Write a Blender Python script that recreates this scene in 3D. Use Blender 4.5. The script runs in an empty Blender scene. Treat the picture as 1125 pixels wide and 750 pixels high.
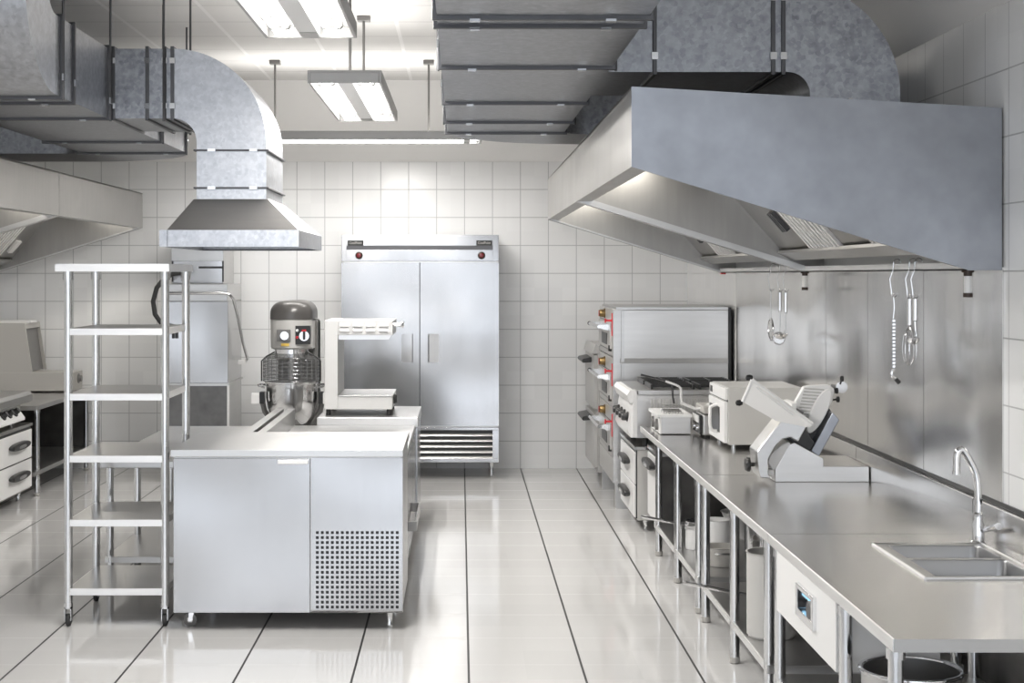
import bpy, bmesh, math
from mathutils import Vector, Matrix

SC = bpy.context.scene
COL = SC.collection
F = 1650.0            # focal length in pixels of the 1125-wide frame
VX, VY, EYE = 506.0, 302.0, 1.8


def PX(px, y):
    return (px - VX) * y / F


def PZ(py, y):
    return EYE - (py - VY) * y / F


# ------------------------------------------------------------------ materials
def mat(name):
    m = bpy.data.materials.new(name)
    m.use_nodes = True
    nt = m.node_tree
    return m, nt, nt.nodes['Principled BSDF']


def node(nt, t, **kw):
    n = nt.nodes.new(t)
    for k, v in kw.items():
        setattr(n, k, v)
    return n


def plain(name, col, rough=.5, metal=0.0, emit=0, emit_col=None, coat=0.0):
    m, nt, b = mat(name)
    b.inputs['Base Color'].default_value = (*col, 1)
    b.inputs['Roughness'].default_value = rough
    b.inputs['Metallic'].default_value = metal
    b.inputs['Coat Weight'].default_value = coat
    tc = node(nt, 'ShaderNodeTexCoord')
    nz = node(nt, 'ShaderNodeTexNoise')
    nz.inputs['Scale'].default_value = 3
    nz.inputs['Detail'].default_value = 0
    mr = node(nt, 'ShaderNodeMapRange')
    mr.inputs['To Min'].default_value = max(0.02, rough - .03)
    mr.inputs['To Max'].default_value = min(1, rough + .03)
    nt.links.new(tc.outputs['Object'], nz.inputs['Vector'])
    nt.links.new(nz.outputs['Fac'], mr.inputs['Value'])
    nt.links.new(mr.outputs['Result'], b.inputs['Roughness'])
    if emit:
        b.inputs['Emission Color'].default_value = (*(emit_col or col), 1)
        b.inputs['Emission Strength'].default_value = emit
    return m


def steel(name, col=(.72, .71, .70), rough=.28, cloud=.06, stretch=(.5, .5, 6), bump=.02, vary=.06):
    """brushed stainless steel: fine grain, cloudy low waves, uneven gloss"""
    m, nt, b = mat(name)
    L = nt.links.new
    b.inputs['Metallic'].default_value = 1
    tc = node(nt, 'ShaderNodeTexCoord')
    mp = node(nt, 'ShaderNodeMapping')
    mp.inputs['Scale'].default_value = stretch
    L(tc.outputs['Object'], mp.inputs['Vector'])
    g = node(nt, 'ShaderNodeTexNoise')
    g.inputs['Scale'].default_value = 6
    g.inputs['Detail'].default_value = 2
    L(mp.outputs['Vector'], g.inputs['Vector'])
    c = node(nt, 'ShaderNodeTexNoise')
    c.inputs['Scale'].default_value = 2.2
    c.inputs['Detail'].default_value = 2.5
    L(tc.outputs['Object'], c.inputs['Vector'])
    mix = node(nt, 'ShaderNodeMix', data_type='RGBA')
    mix.inputs['A'].default_value = (*[v * (1 - vary * 1.5) for v in col], 1)
    mix.inputs['B'].default_value = (*[min(1, v * (1 + vary)) for v in col], 1)
    L(g.outputs['Fac'], mix.inputs['Factor'])
    L(mix.outputs['Result'], b.inputs['Base Color'])
    mr = node(nt, 'ShaderNodeMapRange')
    mr.inputs['From Min'].default_value = .3
    mr.inputs['From Max'].default_value = .7
    mr.inputs['To Min'].default_value = max(.03, rough - .035)
    mr.inputs['To Max'].default_value = rough + .035
    L(c.outputs['Fac'], mr.inputs['Value'])
    L(mr.outputs['Result'], b.inputs['Roughness'])
    if cloud:
        wv = node(nt, 'ShaderNodeTexNoise')
        wv.inputs['Scale'].default_value = 1.7
        wv.inputs['Detail'].default_value = 0
        L(tc.outputs['Object'], wv.inputs['Vector'])
        bp2 = node(nt, 'ShaderNodeBump')
        bp2.inputs['Strength'].default_value = cloud
        bp2.inputs['Distance'].default_value = .25
        L(wv.outputs['Fac'], bp2.inputs['Height'])
        L(bp2.outputs['Normal'], b.inputs['Normal'])
    return m


def galvanised(name, lo, hi, rough=.37):
    m, nt, b = mat(name)
    L = nt.links.new
    b.inputs['Metallic'].default_value = 1
    tc = node(nt, 'ShaderNodeTexCoord')
    v = node(nt, 'ShaderNodeTexVoronoi')
    v.inputs['Scale'].default_value = 55
    L(tc.outputs['Object'], v.inputs['Vector'])
    n = node(nt, 'ShaderNodeTexNoise')
    n.inputs['Scale'].default_value = 22
    n.inputs['Detail'].default_value = 6
    L(tc.outputs['Object'], n.inputs['Vector'])
    add = node(nt, 'ShaderNodeMath', operation='MULTIPLY_ADD')
    add.inputs[1].default_value = .45
    L(v.outputs['Color'], add.inputs[0])
    L(n.outputs['Fac'], add.inputs[2])
    mr = node(nt, 'ShaderNodeMapRange')
    mr.inputs['From Min'].default_value = .35
    mr.inputs['From Max'].default_value = 1.05
    L(add.outputs[0], mr.inputs['Value'])
    mix = node(nt, 'ShaderNodeMix', data_type='RGBA')
    mix.inputs['A'].default_value = (*lo, 1)
    mix.inputs['B'].default_value = (*hi, 1)
    L(mr.outputs['Result'], mix.inputs['Factor'])
    L(mix.outputs['Result'], b.inputs['Base Color'])
    m2 = node(nt, 'ShaderNodeMapRange')
    m2.inputs['To Min'].default_value = rough - .07
    m2.inputs['To Max'].default_value = rough + .1
    L(mr.outputs['Result'], m2.inputs['Value'])
    L(m2.outputs['Result'], b.inputs['Roughness'])
    return m


def grid_fac(nt, axis, origin, pitch, half):
    """1 on the joint lines that cross one axis, 0 elsewhere"""
    L = nt.links.new
    geo = node(nt, 'ShaderNodeNewGeometry')
    sep = node(nt, 'ShaderNodeSeparateXYZ')
    L(geo.outputs['Position'], sep.inputs[0])
    a = node(nt, 'ShaderNodeMath', operation='SUBTRACT')
    a.inputs[1].default_value = origin - pitch / 2
    L(sep.outputs[axis], a.inputs[0])
    d = node(nt, 'ShaderNodeMath', operation='DIVIDE')
    d.inputs[1].default_value = pitch
    L(a.outputs[0], d.inputs[0])
    fr = node(nt, 'ShaderNodeMath', operation='FRACT')
    L(d.outputs[0], fr.inputs[0])
    s = node(nt, 'ShaderNodeMath', operation='SUBTRACT')
    s.inputs[1].default_value = .5
    L(fr.outputs[0], s.inputs[0])
    ab = node(nt, 'ShaderNodeMath', operation='ABSOLUTE')
    L(s.outputs[0], ab.inputs[0])
    lt = node(nt, 'ShaderNodeMath', operation='LESS_THAN')
    lt.inputs[1].default_value = half / pitch
    L(ab.outputs[0], lt.inputs[0])
    return lt.outputs[0], d.outputs[0]


def tiled(name, body, line_a, line_b, ga, gb, rough, jitter=.04, spec=.5):
    """tiles: ga, gb = (axis, origin, pitch, half joint); each tile a touch lighter or darker"""
    m, nt, b = mat(name)
    L = nt.links.new
    fa, ca = grid_fac(nt, *ga)
    fb, cb = grid_fac(nt, *gb)
    fl1 = node(nt, 'ShaderNodeMath', operation='FLOOR'); L(ca, fl1.inputs[0])
    fl2 = node(nt, 'ShaderNodeMath', operation='FLOOR'); L(cb, fl2.inputs[0])
    cmb = node(nt, 'ShaderNodeCombineXYZ')
    L(fl1.outputs[0], cmb.inputs[0]); L(fl2.outputs[0], cmb.inputs[1])
    wn = node(nt, 'ShaderNodeTexWhiteNoise', noise_dimensions='2D')
    L(cmb.outputs[0], wn.inputs['Vector'])
    mix = node(nt, 'ShaderNodeMix', data_type='RGBA')
    mix.inputs['A'].default_value = (*[v * (1 - jitter) for v in body], 1)
    mix.inputs['B'].default_value = (*body, 1)
    L(wn.outputs['Value'], mix.inputs['Factor'])
    m1 = node(nt, 'ShaderNodeMix', data_type='RGBA')
    L(fb, m1.inputs['Factor']); L(mix.outputs['Result'], m1.inputs['A'])
    m1.inputs['B'].default_value = (*line_b, 1)
    m2 = node(nt, 'ShaderNodeMix', data_type='RGBA')
    L(fa, m2.inputs['Factor']); L(m1.outputs['Result'], m2.inputs['A'])
    m2.inputs['B'].default_value = (*line_a, 1)
    L(m2.outputs['Result'], b.inputs['Base Color'])
    mx = node(nt, 'ShaderNodeMath', operation='MAXIMUM'); L(fa, mx.inputs[0]); L(fb, mx.inputs[1])
    r = node(nt, 'ShaderNodeMapRange')
    r.inputs['To Min'].default_value = rough
    r.inputs['To Max'].default_value = .7
    L(mx.outputs[0], r.inputs['Value']); L(r.outputs['Result'], b.inputs['Roughness'])
    inv = node(nt, 'ShaderNodeMath', operation='SUBTRACT'); inv.inputs[0].default_value = 1
    L(mx.outputs[0], inv.inputs[1])
    geo = node(nt, 'ShaderNodeNewGeometry')
    nz = node(nt, 'ShaderNodeTexNoise'); nz.inputs['Scale'].default_value = 3
    L(geo.outputs['Position'], nz.inputs['Vector'])
    ad = node(nt, 'ShaderNodeMath', operation='MULTIPLY_ADD'); ad.inputs[1].default_value = .25
    L(nz.outputs['Fac'], ad.inputs[0]); L(inv.outputs[0], ad.inputs[2])
    bp = node(nt, 'ShaderNodeBump'); bp.inputs['Strength'].default_value = .15; bp.inputs['Distance'].default_value = .004
    L(ad.outputs[0], bp.inputs['Height']); L(bp.outputs['Normal'], b.inputs['Normal'])
    b.inputs['Specular IOR Level'].default_value = spec
    return m


M = {}
M['steel'] = steel('brushed_steel', (.60, .595, .59), .325)
M['steel_top'] = steel('worktop_steel', (.67, .66, .65), .22, cloud=.03, stretch=(1, 6, 1))
M['steel_door'] = steel('door_steel', (.47, .47, .475), .225, cloud=.16, stretch=(6, 6, .4), vary=.03)
M['steel_h'] = steel('horizontal_grain_steel', (.66, .65, .64), .325, cloud=.04, stretch=(.4, .4, 6))
M['steel_blue'] = steel('cool_sheet_steel', (.33, .342, .37), .37, cloud=.12, stretch=(2, 2, 2), vary=.12)
M['sink_steel'] = steel('sink_steel', (.42, .42, .425), .325, cloud=0)
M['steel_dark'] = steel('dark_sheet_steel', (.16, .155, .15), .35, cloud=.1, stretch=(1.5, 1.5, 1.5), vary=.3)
M['hood_steel'] = steel('hood_steel', (.39, .38, .365), .335, cloud=.03, stretch=(5, 5, .4))
M['panel'] = steel('wall_panel_steel', (.74, .73, .715), .225, cloud=.16, stretch=(3, 3, .2), vary=.07)
M['lit_edge'] = steel('lit_edge_steel', (.93, .925, .92), .5, cloud=0)  # edges lit by the lamps: that brightness is put into the colour
M['chrome'] = steel('polished_tube', (.80, .80, .81), .12, cloud=.0, vary=.02)
M['post'] = steel('tube_steel', (.72, .725, .735), .11, cloud=.0, vary=.02)
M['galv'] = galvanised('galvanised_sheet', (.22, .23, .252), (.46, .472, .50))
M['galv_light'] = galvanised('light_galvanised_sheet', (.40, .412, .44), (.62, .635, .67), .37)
M['flange'] = steel('flange_steel', (.12, .12, .125), .40, cloud=0)
M['white'] = plain('white_enamel', (.80, .795, .785), .3)
M['offwhite'] = plain('pale_grey_enamel', (.53, .52, .50), .3)
M['warm_white'] = plain('satin_aluminium', (.78, .755, .72), .33, .35)
M['oven_front'] = plain('grey_oven_front', (.47, .46, .445), .32, .3)
M['dome'] = plain('dark_dome_paint', (.11, .104, .10), .3, .2)
M['warmer'] = plain('soft_white_enamel', (.58, .575, .565), .35)
M['trough'] = plain('lamp_trough', (.34, .34, .335), .35, .3)
M['grey'] = plain('grey_paint', (.16, .155, .15), .35)
M['warm_grey'] = plain('warm_grey_paint', (.44, .425, .40), .38)
M['black'] = plain('black_plastic', (.02, .02, .02), .35)
M['rubber'] = plain('black_rubber', (.03, .03, .03), .6)
M['brown'] = plain('dark_brown_plastic', (.035, .018, .01), .4)
M['red'] = plain('red_enamel', (.55, .02, .03), .35)
M['dark_red'] = plain('dark_red_lens', (.16, .015, .02), .2)
M['brass'] = plain('brass_metal', (.26, .18, .08), .35, 1)
M['yellow'] = plain('yellow_sticker', (.75, .52, .10), .5)
M['glass_dark'] = plain('dark_oven_glass', (.008, .008, .008), .3)
M['reflector'] = plain('white_reflector', (.86, .86, .86), .4)
M['tube'] = plain('lit_tube', (1, .985, .95), .4, emit=5)
M['screen'] = plain('lit_blue_screen', (.25, .55, .8), .3, emit=.7, emit_col=(.35, .68, .95))
M['lamp_metal'] = plain('lamp_grey_metal', (.46, .455, .45), .42, .4)
M['gap'] = plain('dark_lamp_gap', (.12, .12, .12), .5)
M['plaster'] = plain('wall_plaster', (.88, .87, .855), .8)
M['rod'] = plain('dark_hanger_rod', (.10, .10, .105), .4, .8)
M['cage'] = plain('cage_wire', (.55, .55, .55), .2, 1)

M['tube'].cycles.emission_sampling = 'NONE'
M['screen'].cycles.emission_sampling = 'NONE'
m, nt, b = mat('clear_plastic')
b.inputs['Base Color'].default_value = (.12, .12, .12, 1)
b.inputs['Roughness'].default_value = .05
b.inputs['Alpha'].default_value = .38
M['clear'] = m

TP = .2605
M['tile_back'] = tiled('white_wall_tile_back', (.86, .86, .855), (.50, .50, .50), (.50, .50, .50),
                       ('X', .037, TP, .0036), ('Z', 1.8153, TP, .0036), .16)
M['tile_side'] = tiled('white_wall_tile_side', (.86, .86, .855), (.42, .42, .42), (.42, .42, .42),
                       ('Y', 6.05, TP, .0030), ('Z', 1.8153, TP, .0030), .16)
M['floor'] = tiled('polished_floor_tile', (.62, .612, .602), (.015, .015, .015), (.42, .415, .41),
                   ('X', .037, TP * 2, .0052), ('Y', 8.98, .51, .004), .085, jitter=.05, spec=.75)
M['ceiling'] = tiled('ceiling_tile', (.80, .79, .775), (.90, .89, .88), (.52, .51, .50),
                     ('X', -.461, .65, .014), ('Y', 10.78, .655, .008), .75, jitter=.03)


# ------------------------------------------------------------------ mesh builder
class MB:
    def __init__(self):
        self.bm = bmesh.new()
        self.mi = 0

    def face(self, pts):
        f = self.bm.faces.new([self.bm.verts.new(p) for p in pts])
        f.material_index = self.mi
        return f

    def box(self, x0, x1, y0, y1, z0, z1):
        x0, x1 = sorted((x0, x1)); y0, y1 = sorted((y0, y1)); z0, z1 = sorted((z0, z1))
        v = [self.bm.verts.new(p) for p in ((x0, y0, z0), (x1, y0, z0), (x1, y1, z0), (x0, y1, z0),
                                            (x0, y0, z1), (x1, y0, z1), (x1, y1, z1), (x0, y1, z1))]
        for i in ((0, 3, 2, 1), (4, 5, 6, 7), (0, 1, 5, 4), (1, 2, 6, 5), (2, 3, 7, 6), (3, 0, 4, 7)):
            f = self.bm.faces.new([v[k] for k in i]); f.material_index = self.mi
        return self

    def prism(self, poly, axis, a, b):
        """2-D polygon extruded along an axis: poly is (x,z) for 'y', (y,z) for 'x', (x,y) for 'z'"""
        def P(p, t):
            return {'y': (p[0], t, p[1]), 'x': (t, p[0], p[1]), 'z': (p[0], p[1], t)}[axis]
        A = [self.bm.verts.new(P(p, a)) for p in poly]
        B = [self.bm.verts.new(P(p, b)) for p in poly]
        fs = [self.bm.faces.new(A), self.bm.faces.new(list(reversed(B)))]
        n = len(poly)
        for i in range(n):
            fs.append(self.bm.faces.new((A[i], B[i], B[(i + 1) % n], A[(i + 1) % n])))
        for f in fs:
            f.material_index = self.mi
        bmesh.ops.recalc_face_normals(self.bm, faces=fs)
        return self

    def loft(self, rings, closed=True, cap=True):
        R = [[self.bm.verts.new(p) for p in r] for r in rings]
        fs = []
        n = len(R[0])
        for a, c in zip(R, R[1:]):
            for i in range(n if closed else n - 1):
                fs.append(self.bm.faces.new((a[i], a[(i + 1) % n], c[(i + 1) % n], c[i])))
        if cap and closed:
            fs.append(self.bm.faces.new(list(reversed(R[0])))); fs.append(self.bm.faces.new(R[-1]))
        for f in fs:
            f.material_index = self.mi
        bmesh.ops.recalc_face_normals(self.bm, faces=fs)
        return self

    def tube(self, pts, r, n=12, cap=True):
        pts = [Vector(p) for p in pts]
        rs = r if isinstance(r, (list, tuple)) else [r] * len(pts)
        t0 = (pts[1] - pts[0]).normalized()
        u = t0.cross(Vector((0, 0, 1)))
        if u.length < 1e-3:
            u = t0.cross(Vector((0, 1, 0)))
        u.normalize()
        rings = []
        for i, p in enumerate(pts):
            t = (pts[min(i + 1, len(pts) - 1)] - pts[max(i - 1, 0)]).normalized()
            u = (u - t * u.dot(t)).normalized()
            w = t.cross(u)
            rings.append([p + (u * math.cos(k * 2 * math.pi / n) + w * math.sin(k * 2 * math.pi / n)) * rs[i] for k in range(n)])
        return self.loft(rings, True, cap)

    def ring(self, c, r, wire, axis='z', n=36, m=8, a0=0, a1=2 * math.pi, sy=1.0):
        pts = []
        full = abs(a1 - a0 - 2 * math.pi) < 1e-6
        for k in range(n + 1):
            a = a0 + (a1 - a0) * k / n
            p, q = r * math.cos(a), r * sy * math.sin(a)
            pts.append({'z': (c[0] + p, c[1] + q, c[2]), 'y': (c[0] + p, c[1], c[2] + q), 'x': (c[0], c[1] + p, c[2] + q)}[axis])
        return self.tube(pts, wire, m, cap=not full)

    def lathe(self, prof, c, axis='z', n=40, cap=True):
        rings = []
        for r, h in prof:
            ring = []
            for k in range(n):
                a = 2 * math.pi * k / n
                p, q = r * math.cos(a), r * math.sin(a)
                ring.append({'z': (c[0] + p, c[1] + q, c[2] + h), 'y': (c[0] + p, c[1] + h, c[2] + q), 'x': (c[0] + h, c[1] + p, c[2] + q)}[axis])
            rings.append(ring)
        return self.loft(rings, True, cap)

    def elbow(self, plane, cx, cy, r0, r1, a0, a1, w0, w1, n=16):
        """rectangular duct bent about (cx,cy) in plane 'xz', 'yz' or 'xy', spanning w0..w1 on the third axis"""
        rings = []
        for k in range(n + 1):
            a = math.radians(a0 + (a1 - a0) * k / n)
            ring = []
            for r, w in ((r0, w0), (r1, w0), (r1, w1), (r0, w1)):
                p, q = cx + r * math.cos(a), cy + r * math.sin(a)
                ring.append({'xz': (p, w, q), 'yz': (w, p, q), 'xy': (p, q, w)}[plane])
            rings.append(ring)
        return self.loft(rings, True, True)

    def build(self, name, mats, parent=None, bev=0, ang=35, seg=2):
        me = bpy.data.meshes.new(name)
        off = Vector((0, 0, 0))
        q = parent
        while q is not None:
            off += q.location
            q = q.parent
        bmesh.ops.translate(self.bm, verts=self.bm.verts, vec=-off)
        self.bm.to_mesh(me)
        self.bm.free()
        for mm in (mats if isinstance(mats, (list, tuple)) else [mats]):
            me.materials.append(M[mm] if isinstance(mm, str) else mm)
        me.polygons.foreach_set('use_smooth', [True] * len(me.polygons))
        me.set_sharp_from_angle(angle=math.radians(ang))
        o = bpy.data.objects.new(name, me)
        COL.objects.link(o)
        if parent:
            o.parent = parent
        if bev:
            md = o.modifiers.new('bevel', 'BEVEL')
            md.width = bev; md.segments = seg; md.limit_method = 'ANGLE'; md.angle_limit = math.radians(40)
            md.harden_normals = True
        return o


def tag(o, label, cat, group=None):
    o['label'] = label
    o['category'] = cat
    if group:
        o['group'] = group
    return o


def thing(name, label, cat, loc, group=None):
    o = bpy.data.objects.new(name, None)
    o.empty_display_size = .1
    COL.objects.link(o)
    o.location = loc
    return tag(o, label, cat, group)


def copy_tree(o, parent=None):
    c = o.copy()
    COL.objects.link(c)
    if parent:
        c.parent = parent
    for ch in list(o.children):
        copy_tree(ch, c)
    return c


def struct(o):
    o['kind'] = 'structure'
    return o


# ------------------------------------------------------------------ the room
XL, XR, YB, ZC, ZT = -4.30, 2.113, 14.0, 3.616, 2.855
YF = -3.0
struct(MB().box(XL - .2, XR + .2, YF, YB + .2, -.12, 0).build('floor', 'floor'))
struct(MB().box(XL - .2, XR + .2, YF, YB + .2, ZC, ZC + .12).build('ceiling', 'ceiling'))
b = MB().box(XL - .2, XR + .2, YB + .01, YB + .2, 0, ZC)
b.mi = 1; b.box(XL, XR, YB, YB + .012, 0, ZT)
struct(b.build('wall_back', ['plaster', 'tile_back']))
b = MB().box(XR + .01, XR + .2, YF, YB + .1, 0, ZC)
b.mi = 1; b.box(XR, XR + .012, YF, YB, 0, ZT)
struct(b.build('wall_right', ['plaster', 'tile_side']))
b = MB().box(XL - .2, XL - .01, YF, YB + .1, 0, ZC)
b.mi = 1; b.box(XL - .012, XL, YF, YB, 0, ZT)
struct(b.build('wall_left', ['plaster', 'tile_side']))
# stainless sheets on the right wall behind the cooking line
for i, (a, c) in enumerate(((5.84, 6.83), (6.836, 7.77), (7.776, 8.66), (8.668, 11.47))):
    struct(MB().box(XR - .006, XR - .001, a, c, .915, 1.83).build('trim_%d' % (i + 1), 'panel'))
struct(MB().box(XR - .009, XR - .001, 5.2, 10.4, .8985, .914).build('trim_6', 'black'))
struct(MB().box(XR - .006, XR - .001, 4.2, 10.35, .02, .73).build('trim_5', 'steel_dark'))  # dark sheet painting in the shade on the wall under the tables


# ------------------------------------------------------------------ exhaust canopies
def canopy(side, ys, label):
    y0, y1, y2 = ys
    def X(u):
        return XR - u if side > 0 else XL + u
    LIP = 1.448
    r = thing('exhaust_hood', label, 'kitchen hood', (X(.7), (y0 + y2) / 2, 1.818))
    outer = [(X(.008), 2.45), (X(LIP), 2.533), (X(LIP), 2.221), (X(.134), 1.818), (X(.008), 1.818)]
    MB().prism(outer, 'y', y0, y0 + .012).build('end_panel', 'steel_blue' if side > 0 else 'hood_steel', r)  # near right panel: cool daylight tint is put into its steel colour
    MB().prism(outer, 'y', y2 - .012, y2).build('end_panel', 'hood_steel', r)
    b = MB().prism([(X(.008), 2.44), (X(LIP), 2.523), (X(LIP), 2.533), (X(.008), 2.45)], 'y', y0 + .012, y2 - .012)
    b.build('top_panel', 'hood_steel', r)
    for a, c in ((y0 + .012, y1 - .003), (y1 + .003, y2 - .012)):
        b = MB().box(X(LIP), X(LIP - .012), a, c, 2.221, 2.53)
        b.box(X(LIP - .012), X(LIP - .085), a, c, 2.221, 2.227)
        b.build('front_panel', 'hood_steel', r)
        inner = MB()
        inner.prism([(X(.012), 1.93), (X(.225), 1.90), (X(.235), 1.905), (X(.60), 2.315), (X(.60), 2.49), (X(.585), 2.49),
                     (X(.585), 2.32), (X(.225), 1.912), (X(.012), 1.94)], 'y', a, c)
        inner.build('filter_housing', 'hood_steel', r)
        t = MB().box(X(.008), X(.14), a, c, 1.818, 1.824)
        t.box(X(.128), X(.14), a, c, 1.818, 1.85)
        t.box(X(.008), X(.016), a, c, 1.824, 1.93)
        t.build('drip_rail', 'white', r)
        led = MB().prism([(X(.20), 1.885), (X(.29), 1.925), (X(.283), 1.94), (X(.195), 1.90)], 'y', a, c)
        led.build('filter_ledge', 'steel', r)
        # baffle filters lying on the slope
        p0 = Vector((X(.262), 0, 1.945)); p1 = Vector((X(.56), 0, 2.28))
        d = (p1 - p0).normalized()
        nn = Vector((X(1) - X(0), 0, 0)).normalized()
        nrm = Vector((-d.z * nn.x * -1, 0, 0)); nrm = Vector((d.z * nn.x, 0, -abs(d.x)))
        fo = .73 if side > 0 else .39
        for f0 in (c - fo - .70, c - fo - 1.19 - .70):
            fb = MB()
            ns = 9
            for k in range(ns):
                ya = f0 + .02 + k * (.66 / ns)
                yb_ = ya + .66 / ns * .52
                q = [p0 + nrm * .004, p1 + nrm * .004, p1 + nrm * .022, p0 + nrm * .022]
                fb.prism([(v.x, v.z) for v in q], 'y', ya, yb_)
            flt = fb.build('baffle_filter', 'white', r)
            bk = MB().prism([(v.x, v.z) for v in (p0 + nrm * .001, p1 + nrm * .001, p1 + nrm * .003, p0 + nrm * .003)], 'y', f0, f0 + .70)
            bk.build('filter_back', 'black', flt)
        # little grille beside the far filter
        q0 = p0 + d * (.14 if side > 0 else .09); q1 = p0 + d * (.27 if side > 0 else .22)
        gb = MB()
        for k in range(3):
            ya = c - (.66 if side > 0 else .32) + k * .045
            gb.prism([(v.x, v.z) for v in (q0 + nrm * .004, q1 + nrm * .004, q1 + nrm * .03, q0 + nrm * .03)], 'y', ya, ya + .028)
        gb.build('side_grille', 'flange' if side > 0 else 'white', r)  # same grille both sides; left is white, its lit look put into the colour
        cl = MB().box(X(LIP - .014), X(LIP - .03), (a + c) / 2 - .1, (a + c) / 2 - .06, 2.232, 2.285)
        cl.box(X(LIP - .014), X(LIP - .045), (a + c) / 2 - .1, (a + c) / 2 - .06, 2.232, 2.24)
        cl.build('panel_clip', 'chrome', r)
    ins = [(X(.585), 2.44), (X(LIP - .012), 2.52), (X(LIP - .012), 2.225), (X(.14), 1.825), (X(.02), 1.825), (X(.02), 1.93), (X(.225), 1.91)]
    MB().prism(ins, 'y', y1 - .006, y1 + .006).build('divider', 'hood_steel', r)
    beam = [(X(LIP - .005), 2.221), (X(.134), 1.818), (X(.134), 1.852), (X(LIP - .005), 2.256)]
    MB().prism(beam, 'y', y1 - .05, y1 + .05).build('cross_beam', 'steel', r)
    for ya, yb_ in ((y0 + .012, y0 + .05), (y2 - .05, y2 - .012)):
        MB().prism([(X(LIP - .012), 2.223), (X(.134), 1.820), (X(.134), 1.83), (X(LIP - .012), 2.233)], 'y', ya, yb_).build('rim_strip', 'steel', r)
    for yc in ((y0 + .03, y1) if side > 0 else (y1,)):
        cx, s = X(.13), 1
        cup = MB().lathe([(.0155, -.088), (.0155, -.022)], (cx, yc, 1.818), n=20).build('grease_cup', 'white', r)
        MB().lathe([(.0185, -.105), (.0185, -.088)], (cx, yc, 1.818), n=20).build('cup_base', 'brown', cup)
        MB().lathe([(.0165, -.022), (.0165, -.008), (.024, -.008), (.024, 0)], (cx, yc, 1.818), n=20).build('cup_collar', 'brown', cup)
    if side > 0:
        MB().box(X(.135), X(.10), y2 - .05, y2 - .012, 1.806, 1.817).build('red_tab', 'red', r)
    for yy in (y1 - .45, y2 - .45):
        ld = bpy.data.lights.new('hood_lamp_light', 'AREA')
        ld.shape = 'RECTANGLE'; ld.size = .3; ld.size_y = .12
        ld.energy = 5
        ld.color = (1, .95, .86)
        lo = bpy.data.objects.new('hood_lamp_light', ld)
        COL.objects.link(lo)
        lo.parent = r
        lo.location = Vector((X(1.15), yy, 2.485)) - r.location
        lb = MB().box(X(1.0), X(1.3), yy - .07, yy + .07, 2.488, 2.5).build('hood_lamp', 'reflector', r)
    return r


HR = canopy(1, (5.84, 8.65, 11.45), 'wide stainless exhaust canopy on the right wall above the worktables')
HL = canopy(-1, (7.87, 10.67, 13.47), 'stainless exhaust canopy on the left wall, cut by the left picture edge')


# ------------------------------------------------------------------ ducts
def flange(r, x0, x1, y0, y1, z0, z1, t=.016):
    """dark joint collar round a duct, with bright clips"""
    o = MB().box(x0 - (t if x1 - x0 > .06 else 0), x1 + (t if x1 - x0 > .06 else 0),
                 y0 - (t if y1 - y0 > .06 else 0), y1 + (t if y1 - y0 > .06 else 0),
                 z0 - (t if z1 - z0 > .06 else 0), z1 + (t if z1 - z0 > .06 else 0)).build('flange', 'flange', r, bev=.003)
    def clip(*q):
        MB().box(*q).build('flange_clip', 'post', o)
    if y1 - y0 < .06:       # duct runs along Y
        for f in (.18, .82):
            xx = x0 + (x1 - x0) * f
            clip(xx - .018, xx + .018, y0 - .006, y1 + .006, z0 - t - .004, z0 - t + .004)
        for xx in (x0 - t, x1 + t):
            clip(xx - .004, xx + .004, y0 - .006, y1 + .006, z0 + .08, z0 + .115)
    elif x1 - x0 < .06:     # duct runs along X
        for zz in (z0 + .07, z1 - .07):
            clip(x0 - .005, x1 + .005, y0 - t - .004, y0 - t + .004, zz - .016, zz + .016)
    else:
        for f in (.22, .82):
            xx = x0 + (x1 - x0) * f
            clip(xx - .022, xx + .022, y0 - t - .004, y0 - t + .004, z0 - .003, z1 + .003)
    return o


ZD0, ZD1 = 2.70, 3.10
# right duct
r = thing('ventilation_duct', 'broad galvanised duct under the ceiling feeding down into the right canopy', 'duct', (.29, 7.0, ZD0))
XA, XB = -.083, .655
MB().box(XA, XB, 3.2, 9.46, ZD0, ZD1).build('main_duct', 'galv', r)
MB().elbow('xy', XB + .14, 9.46, .14, .14 + (XB - XA), 180, 90, ZD0, ZD1).build('end_elbow', 'galv', r)
b = MB().box(XB + .14, 1.45, 9.6, 9.6 + XB - XA, ZD0, ZD1)
b.elbow('xz', 1.45, 2.60, .10, .50, 90, 0, 9.6, 9.6 + XB - XA)
b.box(1.55, 1.95, 9.6, 9.6 + XB - XA, 2.485, 2.60)
b.build('rear_branch', 'galv', r)
MB().box(XB, 1.45, 6.66, 7.54, ZD0, ZD1).build('branch_duct', 'galv', r)
b = MB().elbow('xz', 1.45, 2.60, .10, .50, 90, 0, 6.66, 7.54, n=24)
b.box(1.55, 1.95, 6.66, 7.54, 2.485, 2.60)
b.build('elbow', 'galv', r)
for yy in (5.22, 5.40, 6.48, 7.82, 8.80, 9.46):
    flange(r, XA, XB, yy - .011, yy + .011, ZD0, ZD1)
for xx in (.86, 1.385, 1.43):
    flange(r, xx - .009, xx + .009, 6.66, 7.54, ZD0, ZD1, .014)
for (xx, yy) in ((XA - .015, 6.48), (XB + .015, 6.48), (XA - .015, 8.8), (XB + .015, 8.8)):
    MB().tube([(xx, yy, ZD0 - .02), (xx, yy, ZC)], .006, 8).build('hanger_rod', 'rod', r)

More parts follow.
